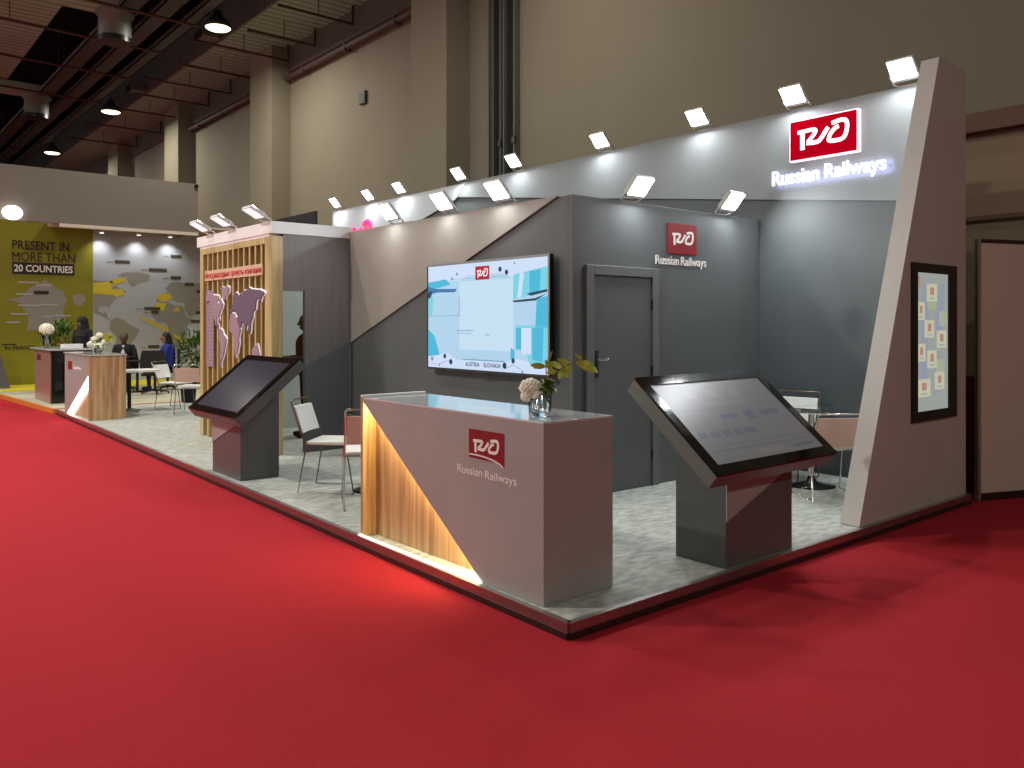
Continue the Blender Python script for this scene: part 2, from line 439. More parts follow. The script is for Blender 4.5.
# overhead cable trays through the dark gap
for x, w, lb in [(2.50, 0.45, 'left of the long cable trays hung in the dark ceiling gap'), (3.22, 0.42, 'middle one of the long cable trays hung in dark ceiling gap'), (3.9, 0.3, 'right of the long cable trays hung in the dark ceiling gap')]:
    t = thing('ceiling_tray', lb, 'cable tray', (x, 10, 9.0))
    b = B(); b.box(x - w / 2, x + w / 2, 8, 58, 9.0, 9.02, 'metal_grey')
    b.box(x - w / 2, x - w / 2 + 0.03, 8, 58, 9.0, 9.12, 'tray_metal'); b.box(x + w / 2 - 0.03, x + w / 2, 8, 58, 9.0, 9.12, 'tray_metal'); b.obj('tray_channel', t)
    for k in range(9):
        y = 14 + k * 5
        b = B(); b.tube([(x + (k % 2 - .5) * w * 0.9, y, 9.0), (x + (k % 2 - .5) * w * 0.9, y, 12)], 0.012, 'metal_grey', 5); b.obj('hanger_rod', t)
# sprinkler pipes across
sp = [(14.6, 4.9, 6.9), (16.6, 5.0, 6.9), (18.2, 4.2, 6.9), (20.4, 4.6, 6.9), (22.4, 4.2, 6.9), (24.3, 4.5, 6.9), (26.6, 4.3, 6.9), (29.4, 4.2, 6.9), (32.5, 4.2, 6.9)]
names = ['nearest', 'second nearest', 'third nearest', 'fourth nearest', 'fifth nearest', 'sixth nearest', 'seventh nearest', 'second farthest', 'farthest']
for (y, x0, x1), nm in zip(sp, names):
    t = thing('sprinkler_pipe', '%s dark red sprinkler pipe under the pale soffit by hall wall' % nm, 'pipe', (x0, y, 8.85), group='sprinkler pipes under the soffit')
    b = B(); b.tube([(x0, y, 8.85), (x1 - 0.1, y, 8.85), (x1 - 0.1, y, 9.29)], 0.035, 'pipe_red', 7); b.obj('pipe_run', t)
    b = B(); b.tube([((x0 + x1) / 2, y, 8.85), ((x0 + x1) / 2, y, 9.3)], 0.012, 'metal_grey', 5); b.obj('hanger_rod', t)
for y, nm in [(17.0, 'nearest'), (19.6, 'second'), (22.6, 'third'), (26.0, 'farthest')]:
    t = thing('sprinkler_pipe', '%s long dark sprinkler pipe crossing the left ceiling panels and the gap' % nm, 'pipe', (-4, y, 8.95), group='sprinkler pipes under the left ceiling')
    b = B(); b.tube([(-5, y, 8.95), (3.9, y, 8.8)], 0.035, 'pipe_red', 7); b.obj('pipe_run', t)
    b = B(); b.tube([(0.4, y, 8.9), (0.4, y, 9.3)], 0.012, 'metal_grey', 5); b.obj('hanger_rod', t); b = B(); b.tube([(3.6, y, 8.8), (3.6, y, 12)], 0.012, 'metal_grey', 5); b.obj('hanger_rod', t)
# air ducts with round drops
for y, lb in [(17.9, 'nearer pale metal air duct crossing the gap with round outlet drop'), (27.3, 'farther pale metal air duct crossing the gap with round outlet drop')]:
    t = thing('air_duct', lb, 'air duct', (1.9, y, 9.0))
    b = B(); b.box(-1.0, 2.75, y - 0.45, y + 0.35, 9.0, 9.28, 'corrugated'); b.obj('duct_run', t, 0.02)
    b = B(); b.lathe([(0.36, -0.62), (0.36, -0.1), (0.42, -0.08), (0.42, 0)], (2.3, y, 9.0), 'tray_metal', 20); b.obj('round_outlet', t)
    b = B(); b.lathe([(0.37, -0.72), (0.37, -0.6)], (2.3, y, 9.0), 'black', 20); b.obj('outlet_rim', t)
for y, lb in [(19.3, 'nearer small pale box fixed on the soffit side'), (26.0, 'farther small pale box fixed on the soffit side')]:
    b = B(); b.box(4.75, 5.25, y - 0.25, y + 0.25, 9.35, 9.6, 'tray_metal'); b.box(4.7, 4.76, y - 0.2, y + 0.2, 9.3, 9.5, 'black_soft'); tag(b.obj('fan_box'), lb, 'ventilation box')
# high bay lamps
for (x, y, lb) in [(4.345, 16.8, 'nearest round high bay lamp glowing under the hall ceiling'), (4.47, 27.04, 'middle round high bay lamp glowing under the hall ceiling'), (4.37, 35.9, 'farthest round high bay lamp glowing just above the taupe fascia')]:
    t = thing('high_bay_lamp', lb, 'ceiling lamp', (x, y, 8.8), group='high bay lamps of the hall')
    b = B(); b.lathe([(0.30, 0), (0.33, 0.03), (0.26, 0.16), (0.12, 0.28), (0.10, 0.42)], (x, y, 8.8), 'metal_grey', 20); b.obj('lamp_housing', t)
    b = B(); b.lathe([(0.05, -0.03), (0.25, -0.03), (0.295, 0.0)], (x, y, 8.8), 'bay_face', 20); b.obj('lamp_lens', t)
    b = B(); b.tube([(x, y, 9.2), (x, y, 12)], 0.012, 'metal_grey', 5); b.obj('hanger_rod', t)

# ------------------------------------------------------------------ booth platform
EDX = 0.24; YE = 13.6
t = thing('booth_platform', 'raised booth platform covered in mottled grey carpet with dark red skirting', 'platform', (0, 0, 0))
ident = Matrix.Identity(4)
b = B(); b.prism([(0, 0), (5.06, 0), (5.06, YE), (EDX, YE)], ident, 0.002, P0, 'grey_carpet'); b.obj('carpet_top', t)
def along(b, a, c, n, d0, d1, z0, z1, m):
    a = Vector(a); c = Vector(c); n = Vector(n)
    fr = ident; p = [a + n * d0, c + n * d0, c + n * d1, a + n * d1]
    b.prism([(q.x, q.y) for q in p], fr, z0, z1, m)
NL = Vector((-1, EDX / YE)).normalized()
b = B(); along(b, (0, 0), (EDX, YE), NL, 0, 0.012, 0.036, P0 - 0.004, 'acrylic'); along(b, (0, 0), (5.06, 0), (0, -1), 0, 0.012, 0.036, P0 - 0.004, 'acrylic'); b.obj('skirting', t)
b = B(); along(b, (0, 0), (EDX, YE), NL, 0, 0.018, 0.002, 0.036, 'kick'); along(b, (0, 0), (5.06, 0), (0, -1), 0, 0.018, 0.002, 0.036, 'kick'); b.obj('kick_strip', t)
b = B(); along(b, (0, 0), (EDX, YE), NL, -0.022, 0.014, P0 - 0.004, P0 + 0.0015, 'alu'); along(b, (0, 0), (5.06, 0), (0, -1), -0.022, 0.014, P0 - 0.004, P0 + 0.0015, 'alu'); b.obj('edge_trim', t)
for k in range(14):
    y = 0.3 + k * 0.92; x = y * EDX / YE
    b = B(); b.ball((x - 0.014, y, 0.055), 0.005, 'chrome', 6, 4); b.obj('screw_cap', t)
for k in range(6): b = B(); b.ball((0.25 + k * 0.92, -0.014, 0.055), 0.005, 'chrome', 6, 4); b.obj('screw_cap', t)

# ------------------------------------------------------------------ cabin (storage room) with the television wall
CX = 2.084; CY = 2.125; CT = 2.785
t = thing('storage_cabin', 'dark grey storage cabin with door and red logo square', 'cabin', (CX, CY, P0))
b = B(); b.box(CX, 4.94, CY, CY + 0.06, P0, CT, 'dark_grey'); b.box(CX, CX + 0.06, CY + 0.06, 6.12, P0, CT, 'dark_grey')
b.obj('cabin_wall', t, 0.003)
b = B(); b.box(CX + 0.06, 4.94, CY + 0.06, 4.0, CT - 0.08, CT - 0.02, 'dark_grey'); b.obj('cabin_roof', t)
fr = FX(CX, 0, 0)
b = B(); b.prism([(-2.30, CT + 0.004), (-6.11, CT + 0.004), (-6.11, 1.40)], fr, 0.0, 0.022, 'beige'); b.obj('beige_panel', t); 
d = B(); FR = FY(2.228, CY, P0)
d.box(2.228, 2.325, CY - 0.03, CY, P0, 2.173, 'mid_grey'); d.box(3.125, 3.215, CY - 0.03, CY, P0, 2.173, 'mid_grey'); d.box(2.325, 3.125, CY - 0.03, CY, 2.085, 2.173, 'mid_grey')
d.obj('door_frame', t, 0.004)
dd = B(); dd.box(2.332, 3.118, CY - 0.008, CY, P0 + 0.01, 2.078, 'dark_grey'); dobj = dd.obj('door', t)
h = B(); h.box(2.355, 2.395, CY - 0.014, CY - 0.008, 1.16, 1.40, 'black'); h.tube([(2.375, CY - 0.014, 1.32), (2.375, CY - 0.06, 1.32), (2.47, CY - 0.06, 1.32)], 0.010, 'chrome', 8); h.obj('door_handle', dobj)
for z in (0.35, 1.15, 1.78): h = B(); h.tube([(3.122, CY - 0.02, z), (3.122, CY - 0.02, z + 0.09)], 0.009, 'black', 8); h.obj('hinge', dobj)
g = B(); g.box(3.215, 3.222, CY - 0.005, CY, P0, 2.19, 'black'); g.obj('panel_seam', t)
lb = B(); fr = FY(3.365, CY, 2.335)
lb.prism([(0, 0.0), (0.45, 0.0), (0.45, 0.30), (0, 0.30)], fr, 0, 0.012, 'logo_red')
sgn = lb.obj('logo_plate', t)
q = B(); logo_marks(q, FY(3.365 + 0.065, CY - 0.012, 2.335 + 0.085), 0.32, 0.135, 'letter_white', 0.003); q.obj('logo_letters', sgn)
q = B(); text(q, 'Russian', FY(3.19, CY, 2.222), 0.35, 0.088, 'letter_white', 0.008, 0.0, 0.004); tag(q.obj('lettering', t), 'white word Russian')
q = B(); text(q, 'Railways', FY(3.575, CY, 2.195), 0.405, 0.115, 'letter_white', 0.008, 0.0, 0.004); tag(q.obj('lettering', t), 'white word Railways')

# back wall: dark lower part, pale band above
BX = 4.94; BT = 3.9
t = thing('back_wall_panel', 'tall grey back wall of the booth with pale slanted upper band', 'booth wall', (BX, 0.18, P0))
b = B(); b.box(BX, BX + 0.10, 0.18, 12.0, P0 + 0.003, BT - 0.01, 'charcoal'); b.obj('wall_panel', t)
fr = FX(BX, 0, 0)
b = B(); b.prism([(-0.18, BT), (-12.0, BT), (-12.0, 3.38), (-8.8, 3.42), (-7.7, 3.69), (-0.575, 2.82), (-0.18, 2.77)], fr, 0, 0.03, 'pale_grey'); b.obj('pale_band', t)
b = B(); b.prism([(-7.5, BT - 0.004), (-12.0, BT - 0.004), (-12.0, 3.38), (-8.8, 3.42), (-7.78, 3.66)], fr, 0.03, 0.036, 'band_lamplit'); b.obj('lamplit_band', t)  # brighter lamplight on this stretch is put into a lighter panel colour
# lit logo sign and lettering
t = thing('logo_sign', 'glowing red rectangular logo sign high on the pale band', 'sign', (BX - 0.03, 1.27, 3.35))
b = B(); fr = FX(BX - 0.032, 1.70, 3.345)
b.prism([(0, 0), (0.75, 0), (0.75, 0.425), (0, 0.425)], fr, 0.0, 0.06, 'lit_side'); b.obj('light_box', t)
b = B(); b.prism([(0.012, 0.012), (0.738, 0.012), (0.738, 0.413), (0.012, 0.413)], fr, 0.06, 0.066, 'lit_red'); b.obj('sign_face', t)
b = B(); logo_marks(b, FX(BX - 0.098, 1.70 - 0.10, 3.345 + 0.105), 0.54, 0.235, 'lit_white', 0.004); b.obj('logo_letters', t)
t = thing('backlit_lettering', 'glowing white Russian Railways lettering below the lit red sign', 'lettering', (BX - 0.03, 1.25, 3.1))
b = B(); text(b, 'Russian', FX(BX - 0.055, 1.92, 3.125), 0.54, 0.15, 'lit_letter', 0.02, 0.0, 0.0); b.obj('letters', t)
b = B(); text(b, 'Railways', FX(BX - 0.055, 1.315, 3.085), 0.63, 0.19, 'lit_letter', 0.02, 0.0, 0.0); b.obj('letters', t)
for k in range(9): b = B(); b.tube([(BX - 0.03, 1.82 - k * 0.145, 3.17), (BX - 0.056, 1.82 - k * 0.145, 3.17)], 0.006, 'alu', 6); b.obj('letter_standoff', t)
t = thing('logo_sign', 'glowing pink logo part peeking over the beige wall at far left of back wall', 'sign', (BX - 0.03, 11.0, 3.3))
b = B(); logo_marks(b, FX(BX - 0.05, 11.35, 3.0), 0.9, 0.56, 'lit_pink', 0.03); b.obj('logo_letters', t)

# slanted pillar
t = thing('slanted_pillar', 'tall slanted pillar tapering upward with a portrait screen in it', 'pillar', (3.5, 0.02, P0))
b = B(); b.prism([(3.077, P0 + 0.003), (5.03, P0 + 0.003), (5.025, 3.945), (4.477, 3.968)], FY(0, 0.022, 0), -0.155, 0.0, 'pillar'); b.obj('pillar_body', t, 0.004)
disp = thing('portrait_display', 'black framed portrait display built into slanted pillar, showing small cards', 'display', (4.36, 0.0, 0.82))
b = B(); fr = FY(0, 0.022, 0)
for (x0, x1, z0, z1) in [(3.93, 4.03, .82, 2.155), (4.63, 4.80, .82, 2.155), (4.03, 4.63, .82, .905), (4.03, 4.63, 2.075, 2.155)]:
    b.box(x0, x1, 0.003, 0.022, z0, z1, 'black')
b.obj('display_frame', disp, 0.002)
b = B(); fr = FY(4.03, 0.018, 0.905)
b.prism([(0, 0), (0.6, 0), (0.6, 1.17), (0, 1.17)], fr, -0.002, 0.004, 'pd_base')
for (x0, z0, x1, z1) in [(0.05, .2, .2, 1.1), (.3, .1, .42, .5), (.35, .62, .5, 1.1)]:
    b.prism([(x0, z0), (x1, z0 + 0.06), (x1 + 0.03, z1), (x0 + 0.05, z1 - 0.05)], fr, 0.004, 0.0045, 'pd_tint')
for (x0, z0) in [(.42, .72), (.36, .3), (.2, .86)]:
    b.prism([(x0, z0), (x0 + .16, z0), (x0 + .16, z0 + .13), (x0, z0 + .13)], fr, 0.004, 0.0045, 'pd_green')
for (x, z, w) in [(0.28, 1.00, 0.20), (0.07, .84, .14), (0.23, .69, .18), (0.47, .60, .19), (0.08, .49, .15), (.28, .43, .18), (.13, .19, .24), (.43, .24, .19)]:
    b.prism([(x - w / 2, z - .07), (x + w / 2, z - .07), (x + w / 2, z + .08), (x - w / 2, z + .08)], fr, 0.005, 0.006, 'pd_card')
    b.prism([(x - w / 5.5, z - .015), (x + w / 5.5, z - .015), (x + w / 5.5, z + .05), (x - w / 5.5, z + .05)], fr, 0.006, 0.007, 'pd_mark')
    b.prism([(x - w / 4, z - .05), (x + w / 4, z - .05), (x + w / 4, z - .04), (x - w / 4, z - .04)], fr, 0.006, 0.007, 'pd_tint')
b.prism([(0, 1.05), (.05, 1.05), (.05, 1.14), (0, 1.14)], fr, 0.005, 0.006, 'pd_mark')
b.obj('screen', disp)

# ------------------------------------------------------------------ television
TY0, TY1, TZ0, TZ1 = 4.285, 2.335, 1.16, 2.272
t = thing('television', 'large flat television on dark wall showing a pale blue picture', 'television', (2.0, 3.3, 1.16))
b = B(); b.box(2.004, 2.05, TY1, TY0, TZ0, TZ1, 'black'); b.obj('television_case', t, 0.004)
b = B(); b.box(2.05, 2.062, 2.9, 3.7, 1.4, 2.0, 'black'); b.obj('wall_bracket', t)
W = TY0 - TY1; H = TZ1 - TZ0
b = B(); fr = FX(2.004, TY0, TZ0)
for x0, x1, z0, z1 in [(0, W, 0, .02), (0, W, H - .02, H), (0, .02, .02, H - .02), (W - .022, W, .02, H - .02)]:
    b.prism([(x0, z0), (x1, z0), (x1, z1), (x0, z1)], fr, 0, 0.008, 'alu' if z0 > 1 or x0 > 1 else 'metal_grey')
b.obj('bezel', t)
b = B(); b.box(1.99, 2.0, 3.26, 3.40, 1.148, 1.16, 'chrome'); b.obj('maker_badge', t)
b = B()
def R(x0, y0, x1, y1, m, k=1):   # fractions of the screen, y from the top
    b.prism([(x0 * W, H - y1 * H), (x1 * W, H - y1 * H), (x1 * W, H - y0 * H), (x0 * W, H - y0 * H)], fr, 0.001 * k, 0.001 * k + 0.0008, m)
def Pg(ps, m, k=1): b.prism([(x * W, H - y * H) for x, y in ps], fr, 0.001 * k, 0.001 * k + 0.0008, m)
R(.01, .02, .985, .98, 'tv_base', 1)
R(.30, .18, .74, .80, 'tv_pale', 2)
Pg([(.01, .02), (.985, .02), (.985, .14), (.72, .17), (.66, .13), (.36, .13), (.30, .17), (.01, .17)], 'tv_white', 2)
Pg([(.01, .86), (.2, .84), (.28, .90), (.68, .90), (.74, .86), (.985, .90), (.985, .98), (.01, .98)], 'tv_white', 2)
Pg([(.01, .17), (.18, .15), (.22, .20), (.08, .235), (.01, .21)], 'tv_teal', 3)
Pg([(.01, .21), (.08, .235), (.28, .245), (.26, .275), (.10, .27), (.01, .29)], 'tv_blue', 3)
Pg([(.01, .27), (.05, .25), (.04, .31), (.01, .33)], 'tv_dark', 4)
Pg([(.01, .62), (.07, .68), (.12, .86), (.01, .88)], 'tv_teal', 3); Pg([(.01, .30), (.06, .32), (.05, .48), (.01, .5)], 'tv_cyan', 3)
R(.01, .49, .30, .495, 'tv_tline' if 'tv_tline' in M else 'tv_line', 4); R(.297, .32, .302, .495, 'tv_line', 4)
Pg([(.74, .15), (.985, .10), (.985, .28), (.87, .33), (.74, .36)], 'tv_cyan', 3)
Pg([(.79, .14), (.82, .14), (.80, .34), (.77, .35)], 'tv_white', 4); Pg([(.86, .13), (.94, .12), (.93, .30), (.86, .33)], 'tv_teal', 4)
Pg([(.84, .315), (.985, .285), (.985, .305), (.87, .335)], 'tv_dark', 5); Pg([(.73, .37), (.90, .355), (.985, .32), (.90, .375), (.75, .385)], 'tv_dark', 5)
Pg([(.91, .36), (.985, .34), (.985, .60), (.90, .60)], 'tv_teal', 3); Pg([(.76, .58), (.985, .58), (.985, .90), (.86, .90), (.83, .80), (.76, .78)], 'tv_cyan', 3)
R(.80, .60, .87, .82, 'tv_white', 4); Pg([(.88, .60), (.96, .60), (.95, .88), (.88, .86)], 'tv_teal', 4); R(.76, .60, .80, .78, 'tv_teal', 5); Pg([(.72, .77), (.75, .79), (.75, .87), (.72, .87)], 'tv_teal', 4)
R(.28, .625, .42, .632, 'tv_line', 4); R(.28, .65, .40, .655, 'tv_line', 4); R(.34, .395, .52, .399, 'tv_white', 4); R(.52, .66, .555, .668, 'tv_line', 4)
R(.33, .885, .67, .893, 'tv_line', 5); R(.02, .945, .14, .948, 'tv_line', 5); R(.24, .155, .7, .158, 'tv_line', 5)
Pg([(.13, .945), (.17, .915), (.22, .915), (.22, .919), (.172, .919), (.132, .949)], 'tv_line', 5); Pg([(.68, .95), (.74, .91), (.80, .95), (.798, .954), (.74, .915), (.682, .954)], 'tv_line', 5)
for (x, y, r) in [(.64, .095, .013), (.69, .125, .013), (.235, .15, .009), (.28, .11, .009), (.75, .055, .006), (.05, .9, .012), (.17, .87, .013), (.225, .92, .015), (.12, .955, .007), (.675, .925, .016), (.74, .88, .013), (.81, .97, .007), (.9, .92, .01)]:
    Pg([(x + r * math.cos(a * PI / 5), y + r * 1.75 * math.sin(a * PI / 5)) for a in range(10)], 'tv_dark' if r > .012 else 'tv_line', 6)
R(.44, .055, .555, .175, 'tv_red', 6)
logo_marks(b, FX(2.004, TY0 - W * .455, TZ1 - H * .155), W * .085, H * .075, 'tv_letter', 0.001, 0.0072)
text(b, 'AUSTRIA    SLOVAKIA', FX(2.004, TY0 - W * .355, TZ1 - H * .95), W * .29, H * .038, 'tv_text', 0.001, 0.006, 0.01)
b.obj('screen', t)

# ------------------------------------------------------------------ tower with wooden slats and map
TYF = 6.12; TX = 1.05; TYB = 8.52; TT = 2.705
t = thing('slatted_tower', 'pale wooden slatted tower with white fascia, map and doorway', 'tower', (TX, TYF, P0))
b = B(); b.box(TX - 0.01, 5.0 - 2.9, TYF - 0.02, TYF + 0.08, TT, 2.846, 'white'); b.box(TX - 0.01, TX + 0.09, TYF + 0.08, TYB, TT, 2.846, 'white')
b.box(TX - 0.01, 2.09, TYB, TYB + 0.1, TT, 2.846, 'white'); b.obj('fascia_band', t, 0.003)
b = B(); b.box(TX, CX + 0.02, TYF + 0.07, TYB, TT - 0.03, TT, 'white'); b.obj('tower_ceiling', t)
b = B(); b.box(TX, 1.19, TYF, TYF + 0.20, P0, TT - 0.03, 'wood_pale'); b.obj('corner_post', t, 0.004)
b = B(); b.box(TX, 1.19, TYB - 0.12, TYB, P0, TT - 0.03, 'wood_pale'); b.obj('corner_post', t, 0.004)
b = B(); b.box(1.175, 1.20, TYF + 0.2, TYB - 0.12, P0, TT - 0.03, 'wood_pale'); b.obj('backing_board', t)
b = B(); b.box(TX, TX + 0.05, TYF + 0.2, TYB - 0.12, TT - 0.11, TT - 0.03, 'wood_pale'); b.obj('top_rail', t)
ns = 11
for k in range(ns):
    y = TYF + 0.29 + k * (TYB - 0.12 - TYF - 0.3) / ns
    b = B(); b.box(TX + 0.005, 1.175, y, y + 0.045, P0, TT - 0.11, 'wood_pale'); b.obj('slat', t, 0.002)
b = B(); b.box(1.47, CX, TYF, TYF + 0.06, P0, TT, 'mauve'); b.box(1.19, 1.47, TYF, TYF + 0.06, 2.033, TT, 'mauve'); b.obj('side_wall', t)
b = B(); b.prism([(1.47, P0), (CX - 0.023, P0), (CX - 0.023, 1.405), (1.47, 1.135)], FY(0, TYF, 0), 0, 0.006, 'dark_grey'); b.obj('dark_panel', t)
b = B(); b.box(1.20, 3.6, TYB - 0.1, TYB - 0.04, P0, TT, 'inner_room'); b.obj('inner_wall', t)
b = B(); b.box(TX - 0.012, TX, 6.36, 8.30, 2.225, 2.36, 'board_pale'); b.obj('text_board', t)
b = B(); text(b, 'Международные проекты компании', FX(TX - 0.012, 8.27, 2.235), 1.88, 0.10, 'letter_red', 0.004, 0.0, 0.0); tag(b.obj('red_lettering', t), 'red lettering above the map')

# coarse world outlines (lon, lat)
CONT = {
 'north_america': [(-165, 65), (-156, 71), (-140, 70), (-125, 70), (-110, 68), (-95, 68), (-85, 68), (-80, 62), (-93, 60), (-92, 56), (-82, 55), (-79, 52), (-77, 58), (-72, 62), (-65, 58), (-56, 52), (-66, 49), (-60, 46), (-70, 43), (-76, 36), (-81, 31), (-80, 25), (-84, 30), (-95, 29), (-97, 22), (-91, 18), (-87, 21), (-84, 15), (-82, 9), (-78, 8), (-85, 12), (-95, 16), (-105, 20), (-112, 30), (-118, 34), (-124, 42), (-124, 48), (-135, 58), (-150, 60), (-162, 56), (-158, 60)],
 'greenland': [(-70, 77), (-58, 82), (-32, 83), (-18, 79), (-22, 70), (-40, 65), (-44, 60), (-52, 65), (-55, 72)],
 'south_america': [(-78, 8), (-72, 12), (-60, 9), (-50, 1), (-35, -6), (-39, -15), (-48, -27), (-57, -36), (-65, -43), (-68, -54), (-74, -50), (-72, -35), (-70, -18), (-81, -5)],
 'africa': [(-16, 15), (-10, 30), (-5, 36), (10, 37), (20, 32), (32, 31), (37, 20), (44, 11), (51, 12), (40, -3), (40, -15), (33, -27), (20, -35), (14, -22), (9, -1), (5, 5), (-8, 5)],
 'eurasia': [(-9, 37), (-9, 43), (-1, 46), (5, 52), (9, 56), (5, 60), (14, 68), (26, 71), (42, 66), (60, 69), (75, 73), (100, 77), (115, 74), (140, 73), (170, 70), (180, 66), (165, 60), (158, 52), (155, 60), (140, 58), (135, 48), (128, 40), (122, 38), (121, 30), (108, 20), (106, 10), (100, 4), (98, 16), (90, 22), (80, 10), (73, 20), (60, 25), (55, 17), (44, 13), (35, 28), (36, 36), (27, 37), (20, 40), (12, 44), (16, 39), (8, 44), (0, 40)],
 'australia': [(114, -22), (122, -17), (131, -12), (138, -16), (142, -11), (153, -27), (148, -38), (138, -34), (128, -32), (115, -34)],
}
def densify(poly, amp):
    out = []
    for i in range(len(poly)):
        a = poly[i]; c = poly[(i + 1) % len(poly)]
        out.append(a)
        out.append(((a[0] + c[0]) / 2 + random.uniform(-amp, amp), (a[1] + c[1]) / 2 + random.uniform(-amp, amp)))
    return out
b = B(); fr = FX(TX, 8.24, 1.06); b.prism([(0, 0), (0.27, 0.0), (0.27, 1.03), (0, 1.03)], fr, 0.0, 0.012, 'map_purple')
for k in range(20): b.prism([(0.01, 0.03 + k * .05), (0.26, 0.03 + k * .05), (0.26, 0.036 + k * .05), (0.01, 0.036 + k * .05)], fr, 0.012, 0.013, 'map_violet')
b.obj('list_panel', t)
for nm, poly in CONT.items():
    b = B(); pl = densify(poly, 2.2)
    P2 = [((lon + 130) * 0.0056, (la + 62) * 0.0078) for lon, la in pl]
    fr = FX(TX, 8.02, 1.0)
    cx = sum(p[0] for p in P2) / len(P2); cy = sum(p[1] for p in P2) / len(P2)
    rim = [(cx + (x - cx) * 1.04 + 0.003, cy + (y - cy) * 1.03 + 0.006) for x, y in P2]
    b.prism(rim, fr, 0.0, 0.012, 'map_rim'); b.prism(P2, fr, 0.012, 0.026, 'map_violet' if nm in ('eurasia',) else 'map_purple')
    b.obj('continent_panel', t)

b = B(); b.box(3.0, 3.05, 8.95, 11.2, P0 + 0.003, 3.43, 'black_soft'); tag(b.obj('black_partition'), 'black partition top standing behind the white tower fascia', 'partition')

# ------------------------------------------------------------------ floodlights
def make_flood(dim=False, deg=48):
    o = thing('floodlight', '', 'floodlight')
    # local: wall behind at +X, head reaches out along -X and up
    a = math.radians(deg); L = 0.23; hw = 0.122; th = 0.035
    u = Vector((-math.cos(a), 0, math.sin(a))); n = Vector((-math.sin(a), 0, -math.cos(a)))
    base = Vector((-0.05, 0, 0.03))
    fr = Matrix(((0, u.x, n.x, base.x), (1, u.y, n.y, base.y), (0, u.z, n.z, base.z), (0, 0, 0, 1)))
    b = B(); b.prism([(-hw, 0), (hw, 0), (hw, L), (-hw, L)], fr, -th, 0, 'lamp_body')
    for k in range(6): b.prism([(-hw * .8 + k * .042, 0.02), (-hw * .8 + k * .042 + .006, 0.02), (-hw * .8 + k * .042 + .006, L - .02), (-hw * .8 + k * .042, L - .02)], fr, -th - .02, -th, 'lamp_body')
    b.obj('lamp_housing', o, 0.004, local=True)
    b = B(); b.prism([(-hw + .008, 0.03), (hw - .008, 0.03), (hw - .008, L - .008), (-hw + .008, L - .008)], fr, 0, 0.004, 'lamp_dim' if dim else 'lamp_face'); b.obj('lamp_lens', o, local=True)
    b = B()
    b.tube([(0.03, -0.06, 0.0), (0.0, -0.13, 0.02), base + Vector((0, -0.129, 0.0)) + u * 0.07], 0.009, 'lamp_body', 6); b.tube([(0.03, 0.06, 0.0), (0.0, 0.13, 0.02), base + Vector((0, 0.129, 0.0)) + u * 0.07], 0.009, 'lamp_body', 6)
    b.box(0.0, 0.06, -0.08, 0.08, -0.004, 0.008, 'lamp_body')
    b.obj('bracket', o, local=True)
    return o
def flood_light(loc, rz, power, size=0.22, col=(0.93, 0.97, 1.0)):
    a = math.radians(48)
    ld = bpy.data.lights.new('floodlight_beam', 'AREA'); ld.shape = 'SQUARE'; ld.size = size; ld.energy = power; ld.color = col
    lo = bpy.data.objects.new('floodlight_beam', ld); COL.objects.link(lo)
    rm = Matrix.Rotation(rz, 4, 'Z')
    n = rm @ Vector((-math.sin(a), 0, -math.cos(a)))
    lo.location = Vector(loc) + rm @ (Vector((-0.05, 0, 0.03)) + Vector((-math.cos(a), 0, math.sin(a))) * 0.13 + Vector((-math.sin(a), 0, -math.cos(a))) * 0.012)
    lo.rotation_euler = n.to_track_quat('-Z', 'Y').to_euler()
    return lo
proto = make_flood(); first = [True]
def put_flood(loc, rz, label, power, group):
    if first[0]:
        o = proto; first[0] = False; o.location = loc; o.rotation_euler = (0, 0, rz); o['label'] = label; o['group'] = group
    else: o = dup(proto, loc, rz, label, group)
    flood_light(loc, rz, power)
G1 = 'floodlights along the top of the back wall'
UP = [(0.49, 'floodlight on the back wall right beside the slanted pillar'), (1.63, 'floodlight on the back wall directly above the lit red sign'),
      (2.86, 'first floodlight left of the lit red sign on back wall'), (4.42, 'second floodlight left of the lit red sign on back wall'),
      (6.18, 'floodlight on the back wall below the upright cable trays'), (7.55, 'floodlight on the back wall just left of the upright cable trays'),
      (9.32, 'third floodlight from the left end of the tall back wall'), (10.4, 'second floodlight from the left end of the tall back wall'), (11.68, 'leftmost floodlight at the far end of tall back wall')]
for y, l in UP: put_flood((BX - 0.02, y, BT + 0.006), 0, 'white ' + l, 28, G1)
G2 = 'floodlights on the beige wall above the television'
for y, l in [(3.04, 'bright square floodlight on beige wall top nearest the cabin corner'), (3.96, 'bright square floodlight in the middle of the beige wall top'), (5.03, 'bright square floodlight farthest left on the beige wall top')]:
    put_flood((CX + 0.005, y, CT + 0.008), 0, l, 9, G2)
G3 = 'floodlights over the cabin front'
for x, l in [(2.84, 'bright floodlight over the cabin door'), (4.28, 'bright floodlight over the cabin front right of the logo square')]:
    put_flood((x, CY + 0.01, CT + 0.004), PI / 2, l, 20, G3)
dim = make_flood(True, 28)
for i, (y, l) in enumerate([(6.28, 'white floodlight seen from below on the near end of tower fascia'), (7.32, 'white floodlight seen from below in the middle of tower fascia'), (8.1, 'white floodlight seen from below on the far end of tower fascia')]):
    o = dim if i == 0 else dup(dim, (0, 0, 0), 0, l)
    o.location = (TX + 0.0, y, 2.85); o['label'] = l; o['group'] = 'floodlights on the tower fascia'
    flood_light((TX, y, 2.85), 0, 12)

